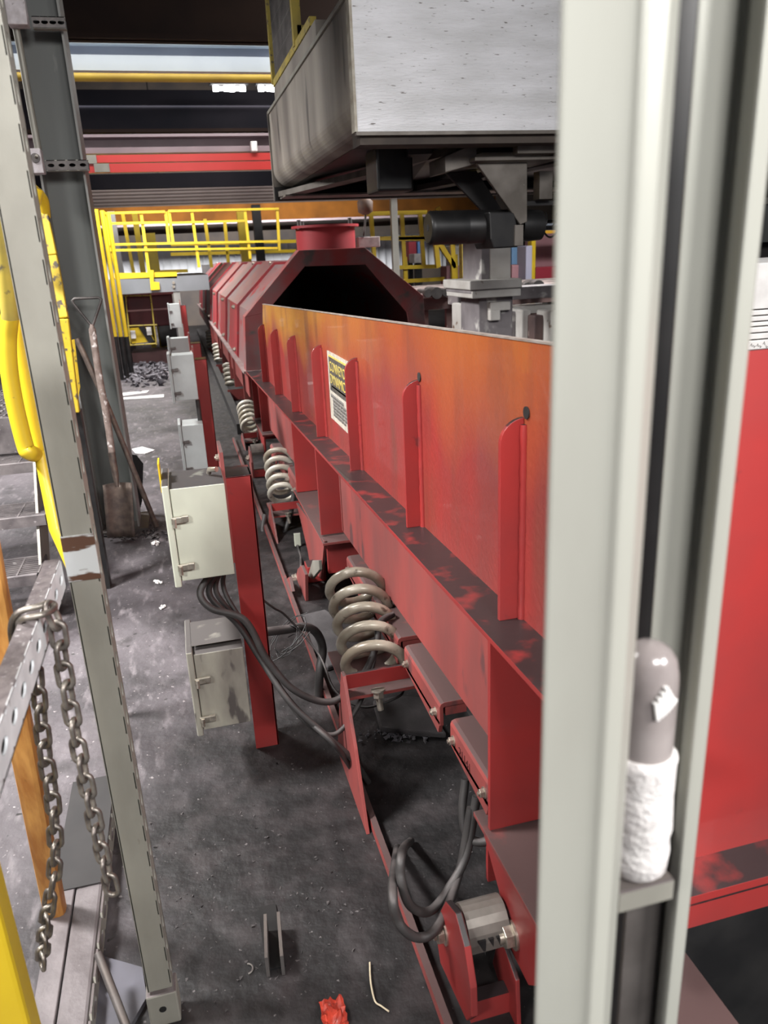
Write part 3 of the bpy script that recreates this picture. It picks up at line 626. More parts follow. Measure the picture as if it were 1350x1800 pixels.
# mount blocks: flange plate, hanging side plate
for k, (ya, yb_) in enumerate(((.60, 1.09), (2.60, 3.32), (4.60, 5.20))):
    zf = .262 - .008*(ya-.6) + (.0 if k else .0)
    MB().box((.416, ya, zf), (.60, yb_, zf+.010)).build('mount_flange', redd, cv, bev=.001)
    B((.44, yb_-.012, zf-.15), (.60, yb_-.002, zf)).build('mount_end', red, cv)
    yc = ya+.30 if k == 0 else ya+.12
    if k == 1:
        pl = [ax(*p, .42) for p in ((520, 884), (569, 952), (563, 1018), (553, 1008), (548, 1016), (540, 968))]
        MB().px_([(p.y, p.z) for p in pl], .422, .432).build('hanger_plate', redd, cv, bev=.001)
        B((.432, 2.61, .13), (.60, 2.63, zf)).build('mount_end', red, cv)
        for X_, pts_, nm in ((.345, ((523, 1000), (529, 994), (536, 1010), (538, 1068), (530, 1072), (522, 1040)), 'base_bracket'), (.300, ((502, 1020), (508, 1014), (513, 1040), (511, 1078), (503, 1066)), 'base_bracket'), (.385, ((549, 985), (560, 985), (561, 1002), (548, 1018), (541, 1012)), 'rocker_arm')):
            q2 = [ax(*p, X_) for p in pts_]; MB().px_([(p.y, max(p.z, .0)) for p in q2], X_, X_+.012).build(nm, redd if nm != 'rocker_arm' else galv, cv, bev=.002)
        c2_ = ax(521, 1016, .345); hexbolt(c2_, (-1, 0, 0), .016, .018, 'bolt', bright, cv)
        a2_, b2_ = ax(545, 1050, .39), ax(574, 1046, .45); MB().box((.385, a2_.y-.03, .0), (.46, a2_.y+.05, .07)).build('cross_tie', red, cv, bev=.004)
        wl = ax(522, 948, .405); MB().box(wl+V((-.012, 0, -.035)), wl+V((.018, .012, .03))).build('cable_gland', boxg, cv, bev=.003)
        for e_ in ((512, 1045), (529, 1000)): MB().tube(bez([wl+V((0, .005, -.03)), ax((522+e_[0])/2+3, (960+e_[1])/2, .40), ax(*e_, .37)], 5), .006, 8).build('sensor_cable', rubber, cv)
        continue
    MB().px_([(yb_-.01, zf), (ya, zf), (yc-.10, zf-.09), (yc-.035, zf-.16), (yc+.035, zf-.16), (yc+.09, zf-.08)], .424, .434).build('hanger_plate', red, cv, bev=.001)
    # rocker arm and base bracket
    yc2, zc2 = (.925, .148) if k == 0 else (yc, zf-.115)
    yc3, zc3 = (1.0, .105) if k == 0 else (yc-.09, zf-.13)
    hexbolt((.424, yc2, zc2), (-1, 0, -.0), .020, .020, 'bolt', bright, cv)
    n = 12; arm = MB(); pts = []
    cyc = (yc2+yc3)/2; czc = (zc2+zc3)/2
    for j in range(n+1):
        a_ = math.radians(-15+200*j/n); pts.append((cyc+math.cos(a_)*.042, czc+.01+math.sin(a_)*.055))
    inner = [((p_[0]-cyc)*.86+cyc, (p_[1]-czc)*.86+czc) for p_ in pts][::-1]
    for j in range(n):
        arm.px_([pts[j], pts[j+1], inner[n-1-j], inner[n-j]], .345, .418)
    ra = arm.build('rocker_arm', mat('arm_grey', (.26, .24, .215), (.16, .145, .13), 20, .5, .5), cv)
    if k == 0:
        for (sx, w_, hh_) in ((.358, .014, .034), (.377, .009, .020), (.391, .009, .026), (.404, .006, .020)):
            MB().add([(sx, cyc-.0425, czc+.03), (sx+w_, cyc-.0425, czc+.03), (sx+w_, cyc-.0415, czc+.03-hh_), (sx, cyc-.031, czc+.03), (sx+w_, cyc-.031, czc+.03), (sx+w_, cyc-.031, czc+.03-hh_)], [(0, 1, 2), (3, 5, 4), (0, 3, 4, 1), (1, 4, 5, 2), (2, 5, 3, 0)]).build('cutout', blk, ra)
    oy_, oz_ = yc3-1.0, zc3-.105
    prof = [(.975+oy_, .185+oz_), (1.045+oy_, .10+oz_), (1.05+oy_, .045+oz_), (.92+oy_, 0.0), (.885+oy_, 0.0), (.885+oy_, .105+oz_), (.93+oy_, .165+oz_)]
    if k == 0: prof = [(q9.y, q9.z) for q9 in [ax(u, v, .326) for u, v in ((783, 1584), (770, 1608), (766, 1640), (774, 1695), (820, 1795), (829, 1788), (827, 1738), (816, 1665), (800, 1605))]]
    prof = [(a_, max(b_, 0)) for a_, b_ in prof]
    MB().px_(prof, .326, .338).build('base_bracket', red if k == 0 else redd, cv, bev=.002)
    if k == 0: MB().px_([(.95, .13), (.98, .03), (.92, 0), (.87, 0), (.88, .10)], .420-.012, .420-.004).build('base_bracket', red, cv, bev=.002)
    MB().box((.338, .905+oy_, .0), (.412, .93+oy_, .045)).build('cross_tie', red, cv)
    hexbolt((.326, yc3, zc3), (-1, 0, 0), .017, .016, 'bolt', bright, cv)
# skid rail on the floor
B((.288, .3, .002), (.302, 5.6, .026)).build('skid_rail', redd, cv)
B((.60, .7, 0), (.66, 5.6, .12)).build('skid_beam', soot, cv)
# clamp blocks under the beam
bolt_i = 0
for k, (pa_, pb_) in enumerate((((609, 984), (644, 1029)), ((653, 1055), (698, 1112)), ((710, 1141), (772, 1229)), ((791, 1269), (870, 1388)))):
    xw = .428; ya, yb_ = ax(*pa_, xw).y, max(ax(*pb_, xw).y, 1.044)
    zt = (ax(*pa_, xw).z + ax(*pb_, xw).z)/2; hh_ = .056
    poly = [(xw, zt-hh_), (xw, zt-.010), (xw+.003, zt-.003), (xw+.010, zt), (.50, zt), (.50, zt-.012), (xw+.011, zt-.012), (xw+.009, zt-.014), (xw+.009, zt-hh_)]
    cb = MB().py_(poly, yb_, ya).build('clamp_block', redd, cv, bev=.002)
    MB().box((xw+.015, yb_+.006, zt-.036), (.490, ya-.004, zt-.014)).build('clamp_core', redd, cb)
    MB().box((.500, yb_+.01, zt-.03), (.525, ya-.01, PZ(WB, ya)-.002)).build('packing', redd, cb)
    MB().px_([(yb_+.012, zt-hh_-.022), (yb_, zt-hh_+.01), (ya, zt-hh_+.01), (ya, zt-hh_-.002)], xw, xw+.008).build('clamp_skirt', redd, cb)
    for t_ in (.10, .90): hexbolt((xw, yb_+(ya-yb_)*t_, zt-.036), (-1, 0, 0), .0085, .010, 'bolt', bright, cb)
    if k == 3: text('21141', .026, mat('marker_ink', (.07, .01, .01)), 'marking', cb, (xw, ya-.05, zt-.046), (0, -1, 0), (0, 0, 1), off=.0004)
for pa_, pb_ in (((474, 777), (483, 798)), ((488, 797), (500, 821)), ((505, 819), (519, 845))):
    A0, B0 = ax(*pa_, .428), ax(*pb_, .428); ya, yb_ = A0.y, B0.y; zt = (A0.z+B0.z)/2
    cb = MB().py_([(.428, zt-.075), (.428, zt-.012), (.437, zt), (.50, zt), (.50, zt-.013), (.439, zt-.016), (.437, zt-.075)], yb_, ya).build('clamp_block', redd, cv, bev=.002)
    for t_ in (.1, .9): hexbolt((.428, yb_+(ya-yb_)*t_, zt-.055), (-1, 0, 0), .011, .014, 'bolt', bright, cb)
# coil springs: (bottom centre), (top centre), radius, wire
springd = mat('dirty_white_spring', (.46, .43, .35), (.22, .185, .14), 11, .34, .15, bump=.08, spots=(.10, .08, .06), sscale=28, samt=.36, coat=.3)
def coil(b0, t0, R0, wr, turns, name, parent, mt_=None):
    b0, t0 = V(b0), V(t0); ax_ = (t0-b0); a_, c_ = rot_to(ax_.normalized()); n = int(turns*28); pts = []
    for i in range(n+1):
        th = 2*math.pi*turns*i/n; pts.append(b0 + ax_*(i/n) + (a_*math.cos(th)+c_*math.sin(th))*R0)
    return MB().tube(pts, wr, 12).build(name, mt_ or springw, parent)
for k, (lb, yb_, lt, yt, Rr, seat) in enumerate((((609, 1176), 1.65, (579, 1036), 1.92, .073, (608, 1187, 742, 1164)), ((475, 873), 3.60, (467, 806), 3.88, .068, (477, 886, 530, 881)), ((426, 752), 5.50, (419, 718), 5.76, .066, (427, 762, 452, 760)))):
    c0_, c1_ = ay(*lb, yb_)+V((Rr, 0, 0)), ay(*lt, yt)+V((Rr, 0, 0)); ux = (c1_-c0_).normalized()
    coil(c0_-ux*.02, c1_+ux*.02, Rr, .0135, 4.9, 'coil_spring', cv, springd if k == 0 else springw)
    ys_ = yb_-.085; sa, sb_ = ay(seat[0], seat[1], ys_), ay(seat[2], seat[3], ys_); zt = sa.z
    B((sa.x, ys_, zt-.038), (sb_.x, ys_+.008, zt)).build('spring_seat', red, cv, bev=.001)
    MB().box((sa.x, ys_+.008, zt-.075), (sb_.x, yb_+.16, zt-.067)).build('spring_seat', redd, cv)
    MB().px_([(ys_-.002, zt), (ys_+.02, zt), (ys_+.16, 0), (ys_-.17, 0), (ys_-.09, zt*.55)], sa.x-.008, sa.x).build('seat_side_plate', redd, cv, bev=.001)
    hexbolt((sa.x+.075, ys_-.002, zt-.052), (0, -.25, -1), .014, .020, 'bolt', bright, cv)
    MB().cyl((sa.x+.075, ys_-.002, zt-.07), (sa.x+.078, ys_-.008, zt-.105), .008, 12).build('stud', bright, cv)
# black machine bed and grimy sand heap under the pan
B((.64, .9, .0), (1.5, 5.4, .22)).build('drive_bed', soot, cv)
# ================================================================ HOODED CONVEYOR BEYOND
hd = thing('hooded_conveyor', (0, 0, 0), 'long red octagonal hooded conveyor with dust port, beyond the open pan', 'conveyor')
body = [(.44, .515), (.485, .915), (.79, 1.205), (1.38, 1.205), (1.70, .90), (1.74, .515)]
inner = [(.452, .515), (.497, .910), (.795, 1.193), (1.375, 1.193), (1.69, .895), (1.728, .515)]
b = MB()
for i in range(5):
    b.py_([body[i], body[i+1], inner[i+1], inner[i]], 5.56, 15.2)
b.build('hood_shell', hoodm, hd)
ro = [(.425, .515), (.452, .88), (.86, 1.296), (1.32, 1.296), (1.735, .95), (1.76, .515)]
ri = [(.56, .515), (.60, .90), (.893, 1.19), (1.32, 1.182), (1.61, .84), (1.65, .515)]
b = MB()
for i in range(5): b.py_([ro[i], ro[i+1], ri[i+1], ri[i]], 5.47, 5.485)
b.build('front_frame', rimm, hd, bev=.002)
b = MB()
for i in range(5):
    p, q = ro[i], ro[i+1]; s_ = .988
    b.py_([p, q, (q[0]+(1.09-q[0])*.015, q[1]-.012), (p[0]+(1.09-p[0])*.015, p[1]-(.012 if i else 0))], 5.485, 5.62)
b.build('front_rim', rimm, hd)
B((.56, 15.19, .5), (1.7, 15.2, 1.2)).build('end_wall', soot, hd)
for y in (6.25, 7.6, 9.1, 10.5, 12.1, 13.6):
    o_ = [(.425, .535), (.468, .925), (.782, 1.225), (1.385, 1.225), (1.718, .91), (1.755, .535)]
    i_ = body; b = MB()
    for i in range(5): b.py_([o_[i], o_[i+1], i_[i+1], i_[i]], y, y+.78)
    s_ = b.build('cover_strap', redfar, hd)
    for (xx, zz, nx, nz) in ((.428, .575, -1, .05), (.4545, .90, -1, .3), (.775, 1.205, -.7, .7)): hexbolt((xx, y+.1, zz), (nx, 0, nz), .016, .02, 'bolt', bright, s_)
slab_ = MB().box((.405, 5.45, .497), (.60, 15.2, .515)); slab_.build('ledge', mat('dusty_pink_ledge', (.32, .25, .24), (.22, .14, .14), 6, .6), hd)
B((.432, 5.45, .33), (.442, 15.2, .497)).build('side_beam', redd, hd)
B((1.60, 5.45, .33), (1.78, 15.2, .515)).build('side_beam', redd, hd)
B((.60, 5.45, .44), (1.60, 15.2, .46)).build('pan_floor', soot, hd)
for y in (5.75, 6.7, 7.2, 8.4, 8.9, 10.1, 10.6): B((.415, y, .22), (.55, y+.02, .497)).build('gusset', redd, hd)
for y in (7.45, 9.4, 11.3):
    coil((.44, y, .12), (.44, y+.12, .32), .06, .014, 5, 'coil_spring', hd)
    B((.38, y-.1, 0), (.55, y-.09, .10)).build('spring_seat', redd, hd)
B((.34, 5.8, 0), (.40, 15, .08)).build('base_beam', soot, hd)
B((1.5, 5.8, 0), (1.7, 15, .45)).build('base_beam', soot, hd)
# dust port on top
pc = V((1.125, 5.86, 0))
MB().tube([(pc.x, pc.y, 1.20), (pc.x, pc.y, 1.455)], .215, 36).build('port_neck', redfar, hd)
MB().tube([(pc.x, pc.y, 1.445), (pc.x, pc.y, 1.462)], .245, 36).build('port_flange', redfar, hd)
b = MB(); rp = [(.86, 1.29), (1.34, 1.29)]
for a_ in (0.4, 2.2, 3.6, 5.4):
    p = pc + V((math.cos(a_)*.23, math.sin(a_)*.23, 1.44)); MB().cyl(p, p+V((0, 0, .06)), .014, 8).build('clamp_bolt', steel, hd)
vl = ay(642, 365, 6.0)
vt = thing('vibrator_motor', vl, 'rusty round fitting with pale bracket beside the dust port', 'motor')
MB().tube([vl+V((0, 0, -.05)), vl+V((0, 0, -.03)), vl+V((0, 0, .04)), vl+V((0, 0, .07))], [.02, .055, .06, .03], 16).build('housing', mat('rusty_brown', (.16, .09, .06), (.09, .06, .05), 20, .7), vt)
MB().cyl(vl+V((0, 0, -.05)), vl+V((-.02, 0, -.20)), .008, 8).build('stem', steel, vt)
a_ = ay(630, 428, 6.0); MB().box(a_+V((0, 0, -.03)), a_+V((.17, .08, .045))).build('bracket', mat('pinkish_grey', (.5, .44, .44), (.36, .31, .31), 20, .6), vt, bev=.005)
MB().cyl((1.30, 5.95, 1.2), a_+V((.05, .04, -.03)), .012, 8).build('leg', steel, vt)
# ================================================================ OVERHEAD HOPPER, BRACKET, BUFFER
oh = thing('overhead_carriage', (.7, 2.92, 1.59), 'large overhead steel box, soot-stained side and chipped white front', 'hopper')
X0, Y0, Y1, Z0, Z1 = .70, 2.92, 5.24, 1.672, 2.10
rc = .10; prf = [(2.9, Z1), (X0, Z1)] + [(X0+rc-rc*math.cos(a_), Z0+rc-rc*math.sin(a_)) for a_ in [math.pi/2*j/10 for j in range(11)]] + [(2.9, Z0)]
MB().py_(prf, Y0+.012, Y1-.012).build('box_body', taupe, oh)
MB().py_([(X0-.012, Z1), (X0-.012, 1.595), (X0+.10, 1.595), (X0+.16, 1.64), (2.9, 1.64), (2.9, Z1)], Y1-.012, Y1).build('end_plate', taupe, oh, bev=.002)
B((X0-.004, Y0, Z0-.012), (2.9, Y0+.012, 2.75)).build('white_front', white, oh)
MB().box((X0-.006, Y0-.004, Z0-.022), (2.9, Y0+.02, Z0-.010)).build('lower_lip', sootg, oh)
B((X0+.012, Y0+.02, Z0-.05), (2.9, Y0+.14, Z0-.001)).build('front_beam', mat('brown_soot', (.085, .068, .056), (.05, .04, .035), 8, .8), oh)
B((X0-.01, Y1-.06, 1.592), (2.9, Y1, Z0)).build('far_beam', soot, oh)
B((X0+.02, Y1-.30, 1.60), (2.9, Y1-.05, 1.61)).build('far_flange', sootg, oh)
for k, (xa, xb) in enumerate(((.75, 1.25), (1.45, 1.05), (1.55, 2.0))):
    MB().bar((xa, 5.12, 1.625), (xb, 3.3, 1.645), .10, .03).build('diagonal_brace', sootg if k == 0 else soot, oh)
p = ay(722, 245, 3.1); MB().box((p.x-.06, 3.4, 1.50), (p.x+.10, 3.6, Z0)).build('hanging_block', blk, oh, bev=.01)
B((X0-.008, Y0, Z1-.012), (X0+.012, Y1+.01, Z1+.004)).build('top_flange', galv, oh)
B((X0+.10, Y0+.02, Z0-.003), (2.85, Y1-.06, Z0-.0005)).build('underside_shade', blk, oh)  # added black sheet paints the shade under the box
MB().box((X0-.01, Y0-.002, Z0-.010), (X0, Y0+.05, 2.75)).build('corner_edge', mat('worn_cream_edge', (.5, .47, .4), (.3, .26, .2), 20, .6), oh)
# bracket with buffer
yb_ = 3.2
def q_(u, v, y=yb_): return ay(u, v, y)
bk = MB().prism([(838, 287), (927, 285), (927, 390), (915, 395)], lambda u, v: q_(u, v, 3.10), lambda u, v: q_(u, v, 3.10)+V((0, .02, 0))).build('bracket_plate', sootg, oh, bev=.003)
MB().prism([(783, 303), (838, 300), (908, 408), (895, 420)], lambda u, v: q_(u, v, 3.32), lambda u, v: q_(u, v, 3.32)+V((0, .02, 0))).build('bracket_plate', soot, oh, bev=.003)
MB().prism([(782, 275), (832, 253), (850, 256), (838, 262), (838, 288), (783, 303)], lambda u, v: q_(u, v, 3.12), lambda u, v: q_(u, v, 3.12)+V((0, .2, 0))).build('bracket_arm', sootg, oh, bev=.003)
MB().box(q_(835, 283, 3.06), q_(985, 273, 3.06)+V((0, .28, 0))).build('bracket_top', sootg, oh, bev=.003)
MB().box(q_(910, 270, 3.02), q_(985, 250, 3.02)+V((0, .05, 0))).build('bracket_rail', sootg, oh, bev=.003)
MB().box(q_(848, 268, 3.2), q_(985, 235, 3.2)+V((0, .2, 0))).build('bracket_root', soot, oh)
MB().box(q_(948, 350, 3.25), q_(972, 300, 3.25)+V((0, .06, 0))).build('side_block', sootg, oh)
MB().box(q_(905, 362, 3.3), q_(985, 352, 3.3)+V((0, .06, 0))).build('cross_plate', soot, oh)
hb = thing('hydraulic_buffer', q_(830, 430), 'black ribbed cylinder with chrome rod and wire spring hung under the carriage', 'cylinder')
c0, c1 = q_(752, 401), q_(905, 397); dx = (c1-c0).normalized(); Rb = .067
n = 30; pts = [c0+dx*.012*0]; rr = [Rb*.86]
pts.append(c0+dx*.010); rr.append(Rb)
for i in range(34): pts.append(c0+dx*(.016+.0045*i)); rr.append(Rb if i % 2 else Rb*.97)
pts.append(c0+dx*.30); rr.append(Rb*.98); pts.append(c1); rr.append(Rb*.98)
MB().tube(pts, rr, 36).build('barrel', blk, hb)
MB().cyl(c0-dx*.001, c0+dx*.002, Rb*.2, 16).build('end_plug', soot, hb)
MB().tube([c1+dx*.02, c1+dx*.06, c1+dx*.115], [Rb*.9, Rb*.95, Rb*.9], 32).build('front_collar', blk, hb)
MB().prism([(860, 372), (905, 372), (912, 410), (905, 435), (868, 437), (862, 420)], lambda u, v: q_(u, v, 3.10), lambda u, v: q_(u, v, 3.10)+V((0, .2, 0))).build('clamp', blk, hb, bev=.006)
MB().box(q_(905, 432, 3.09), q_(920, 395, 3.09)+V((0, .12, 0))).build('clamp_tab', sootg, hb)
MB().cyl(c1+dx*.11, c1+dx*.42, .022, 20).build('chrome_rod', mat('chrome', (.8, .8, .8), None, rough=.12, metal=1), hb)
b = MB(); pts = []
a_, d_ = rot_to(dx)
for i in range(90): th = i/20*2*math.pi; pts.append(c1+dx*(.12+.28*i/90)+(a_*math.cos(th)+d_*math.sin(th))*.05)
b.tube(pts, .004, 8); b.build('wire_spring', blk, hb)
# mesh guard standing on the carriage
mg = thing('mesh_guard', (.75, 4.3, 2.1), 'yellow framed wire-mesh guard standing on the overhead box', 'guard')
gx = .715; ya, yb_ = 3.7, 4.95
b = MB()
lo = lambda y: 2.185
b.bar((gx, ya, 2.20), (gx, yb_, 2.20), .03, .035); b.bar((gx, yb_, 2.2), (gx, yb_, 2.9), .04, .04); b.bar((gx, 4.12, 2.2), (gx, 4.12, 2.9), .04, .04); b.bar((gx, 4.12, 2.26), (1.4, 4.12, 2.26), .04, .05)
b.build('frame', yeld, mg)
b = MB()
for i in range(26): b.cyl((gx, 4.14+.031*i, 2.2), (gx, 4.14+.031*i, 2.9), .0035, 5)
for i in range(8): b.cyl((gx, 4.14, 2.22+.09*i), (gx, yb_, 2.22+.09*i), .003, 5)
b.build('mesh', steel, mg)
B((gx-.01, 3.6, Z1-.005), (1.2, 4.95, 2.18)).build('kerb', taupe, mg)
# ================================================================ GIRDERS, PIPES, LAMPS OVERHEAD
def girder(name, v0, v1, y, dep, mt, label, cat='beam', u0=60, u1=500, x0=-3.5, x1=6.0, parts=None):
    a, c_ = ay(300, v0, y), ay(300, v1, y)
    t = thing(name, (0, y, c_.z), label, cat)
    return t, a.z, c_.z
def gbox(t, nm, y, z0, z1, d, mt, x0=-3.8, x1=6.5): return B((x0, y, z0), (x1, y+d, z1)).build(nm, mt, t)
G = lambda v, y, u=300: ay(u, v, y).z
wb = mat('pale_blue_girder', (.66, .74, .80), (.56, .63, .70), 2, .4)
t = thing('white_girder', (0, 7, G(128, 7)), 'pale blue-white steel girder crossing high above, over the yellow pipe', 'beam')
gbox(t, 'web', 7.05, G(130, 7), G(75, 7), .02, mat('blue_grey_web', (.40, .42, .50), (.33, .35, .42), 2, .5)); gbox(t, 'lower_flange', 6.96, G(125, 6.96), G(98, 6.96), .09, wb); gbox(t, 'upper_flange', 6.96, G(78, 6.96), G(72, 6.96), .2, wb)
t2 = tag(MB().cyl((-3.8, 6.93, G(137, 6.93)), (6.5, 6.93, G(137, 6.93)), .030, 14).build('yellow_pipe', yeld), 'dirty yellow pipe running under the pale girder', 'pipe')
t2.data.materials[0] = mat('gas_pipe_yellow', (.70, .48, .06), (.55, .36, .05), 3, .5)
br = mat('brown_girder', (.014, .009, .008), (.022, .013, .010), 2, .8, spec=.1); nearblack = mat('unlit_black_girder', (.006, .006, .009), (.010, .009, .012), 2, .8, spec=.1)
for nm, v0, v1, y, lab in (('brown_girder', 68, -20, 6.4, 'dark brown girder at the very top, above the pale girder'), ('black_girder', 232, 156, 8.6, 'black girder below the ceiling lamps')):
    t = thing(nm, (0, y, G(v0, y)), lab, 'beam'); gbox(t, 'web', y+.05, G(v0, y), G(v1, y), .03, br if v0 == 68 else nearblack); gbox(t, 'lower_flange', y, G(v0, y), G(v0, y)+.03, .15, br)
mau = mat('mauve_girder', (.20, .15, .165), (.28, .22, .235), 2, .45)
t = thing('mauve_girder', (0, 8.1, G(268, 8.1)), 'brownish-mauve girder lying directly on the red girder', 'beam')
gbox(t, 'web', 8.12, G(268, 8.1), G(240, 8.1), .03, mau); gbox(t, 'upper_flange', 8.0, G(240, 8), G(235, 8), .15, mau); gbox(t, 'lower_flange', 8.0, G(268, 8), G(258, 8), .15, mau)
rg = mat('bright_red_girder', (.60, .045, .04), (.50, .035, .03), 2, .4)
t = thing('red_girder', (0, 7.95, G(301, 7.95)), 'bright red double girder across the aisle, under the mauve one', 'beam')
gbox(t, 'upper_rail', 7.95, G(284, 7.95), G(271, 7.95), .06, rg, x0=-.72); gbox(t, 'lower_rail', 7.95, G(301, 7.95), G(286, 7.95), .06, rg, x0=-.72)
for u, v in ((155, 280), (178, 295)):
    p = ay(u, v, 7.93); MB().box((p.x-.06, 7.93, p.z-.035), (p.x+.07, 7.95, p.z+.035)).build('splice_plate', galv, t)
p = ay(447, 258, 7.9); tag(MB().box((p.x-.03, 7.9, p.z-.04), (p.x+.03, 7.98, p.z+.05)).build('girder_clamp', paper, bev=.01), 'small white clamp on the mauve girder', 'clamp')
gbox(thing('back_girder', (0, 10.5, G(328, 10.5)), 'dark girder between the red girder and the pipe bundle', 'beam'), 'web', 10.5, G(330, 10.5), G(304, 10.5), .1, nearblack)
t = thing('pipe_bundle', (0, 12.6, G(358, 12.6)), 'bundle of pale pipes running below the dark girder', 'pipe')
pm = mat('pale_pipe', (.30, .24, .22), (.20, .15, .14), 1.2, .5)
for xx in (0, 2.5, 5): MB().cyl((xx, 12.6, G(357, 12.6)), (xx, 12.6, 5), .008, 6).build('hanger', soot, t)
for v in (333, 339, 345, 351, 357): MB().cyl((-.98, 12.6, G(v, 12.6)), (6, 12.6, G(v, 12.6)), .022, 10).build('pipe', pm, t)
og = mat('orange_brown_beam', (.11, .042, .008), (.06, .024, .006), 2, .9, spec=.05)
t = thing('orange_beam', (0, 15.5, G(395, 15.5)), 'orange-brown crane beam behind the far guard rails', 'beam'); gbox(t, 'web', 15.5, G(393, 15.5), G(362, 15.5), .06, og); gbox(t, 'flange', 15.4, G(397, 15.5), G(393, 15.5), .2, mau)
dk = thing('dark_beam', (0, 16.2, G(412, 16.2)), 'dark brown beam above the white cladding', 'beam'); gbox(dk, 'web', 16.3, G(411, 16.3), G(393, 16.3), .06, wallm)
lamp_m = mat('lit_lamp', (1, 1, 1), None, emit=9)
for k, (u0, u1) in enumerate(((375, 432), (456, 500))):
    p, q = ay(u0, 154, 8.2), ay(u1, 157, 8.2)
    t = thing('strip_lamp', p, ('lit white strip lamp under the pale girder, the left one', 'lit white strip lamp partly behind the overhead box')[k], 'lamp', 'lit strip lamps')
    b = MB(); nb = 6
    for i in range(nb): cxl = p.x+(q.x-p.x)*(i+.5)/nb; rl = (.026, .018, .024, .028, .02, .025)[i]; b.cyl((cxl-.026, 8.24, p.z), (cxl+.026, 8.24, p.z), rl, 10)
    b.build('lamp_row', lamp_m, t); MB().box((p.x-.03, 8.19, p.z+.03), (q.x+.03, 8.31, p.z+.05)).build('lamp_body', soot, t)
    for xx in (p.x+.03, q.x-.03): MB().cyl((xx, 8.25, p.z+.05), (xx, 8.25, 5.0), .004, 6).build('suspension_rod', soot, t)
# ================================================================ FAR PLATFORM WITH YELLOW GUARD RAILS
YP = 10.3
def rail_bars(t, segs, y, w, mt=yel, nm='rail'):
    for s_ in segs: MB().bar(ay(s_[0], s_[1], y), ay(s_[2], s_[3], y), w, w, (0, -1, 0)).build(nm, mt, t)
t = thing('guard_rail', (0, YP, 1.1), 'nearest run of yellow guard rail on the far platform, with toe plate', 'guard rail')
rail_bars(t, [(182, 375, 290, 372), (296, 371, 490, 367), (190, 393, 290, 391), (300, 392, 430, 388), (188, 430, 488, 424), (192, 440, 488, 436)], YP, .026)
for s_ in ((182, 372, 205, 480), (248, 374, 262, 480), (291, 372, 297, 428), (297, 371, 304, 426), (337, 371, 350, 470), (430, 369, 440, 455), (487, 367, 491, 440)):
    MB().bar(ay(s_[0], s_[1], YP+.02), ay(s_[2], s_[3], YP+.02), .034, .03, (0, -1, 0)).build('upright', yel, t)
MB().prism([(200, 480), (311, 478), (311, 489), (202, 491)], lambda u, v: ay(u, v, YP), lambda u, v: ay(u, v, YP)+V((0, .02, 0))).build('toe_plate', yel, t)
MB().prism([(262, 475), (270, 475), (270, 495), (280, 496), (281, 509), (265, 510)], lambda u, v: ay(u, v, YP-.03), lambda u, v: ay(u, v, YP-.01)).build('foot_plate', yel, t)
pf = thing('platform', (0, YP, 0), 'grey steel platform deck on a brown leg, under the yellow guard rail', 'platform')
z0, z1 = G(515, YP, 260), G(488, YP, 260)
B((-.74, YP, z0), (.45, YP+.05, z1)).build('edge_beam', mat('platform_grey', (.19, .20, .215), (.15, .16, .17), 3, .5), pf)
B((-.74, YP+.05, z1-.03), (.45, YP+2.4, z1)).build('deck', soot, pf)
lg = mat('brown_leg', (.17, .14, .145), (.11, .09, .09), 6, .6)
MB().box((-.80, YP-.02, 0), (-.70, YP+.06, z1-.02)).build('leg', lg, pf); MB().box((.0, YP+.01, .3), (.08, YP+.05, z0)).build('leg', colf, pf)
B((-.74, YP+2.3, 0), (-.66, YP+2.38, z1-.03)).build('leg', lg, pf)
for u, v in ((305, 497), (305, 504)): p = ay(u, v, YP); MB().cyl(p+V((0, 0, 0)), p+V((0, -.015, 0)), .018, 10).build('bolt', bright, pf)
dr = thing('return_drum', (-.3, YP+.6, .3), 'dark red drum housing with a pink top edge under the platform', 'drum')
B((-.60, YP+.4, G(575, YP+.4, 260)), (-.02, YP+1.0, G(517, YP+.4, 260))).build('housing', maroon, dr, bev=.03)
B((-.62, YP+.37, G(519, YP+.4, 260)), (.0, YP+.42, G(514, YP+.4, 260))).build('top_edge', mat('pink_edge', (.75, .33, .34), (.6, .25, .26), 3, .5), dr)
B((-.60, YP+.37, G(546, YP+.4, 260)), (-.02, YP+.40, G(543, YP+.4, 260))).build('seam', mat('pink_seam', (.45, .25, .25), None), dr)
MB().cyl((-.24, YP+.6, .40), (-.02, YP+.6, .40), .20, 20).build('wheel', blk, dr)
B((-.62, YP+.38, 0), (.03, YP+.9, .16)).build('bed', mat('maroon_bed', (.06, .025, .025), None), dr)
gd = thing('wire_guard', (-.3, YP+.2, 0), 'yellow-brown wire mesh guard in front of the drum', 'guard')
for s_ in ((220, 515, 229, 608), (264, 515, 275, 606), (218, 520, 264, 519), (228, 607, 276, 604), (224, 573, 276, 571)): MB().cyl(ay(s_[0], s_[1], YP+.2), ay(s_[2], s_[3], YP+.2), .010, 6).build('bar', yeld, gd)
t = thing('caution_sign', ay(240, 605, YP+.3), 'yellow and white signs on the drum guard', 'sign')
MB().prism([(222, 577), (262, 575), (272, 600), (232, 604)], lambda u, v: ay(u, v, YP+.3), lambda u, v: ay(u, v, YP+.3)+V((0, .02, 0))).build('yellow_board', yel, t)
MB().prism([(243, 574), (254, 574), (272, 600), (262, 603)], lambda u, v: ay(u, v, YP+.28), lambda u, v: ay(u, v, YP+.29)).build('black_stripe', blk, t)
for u, v in ((234, 588), (262, 582)): p = ay(u, v, YP+.27); MB().box(p+V((-.03, 0, -.05)), p+V((.03, .01, .05))).build('white_label', paper, t)
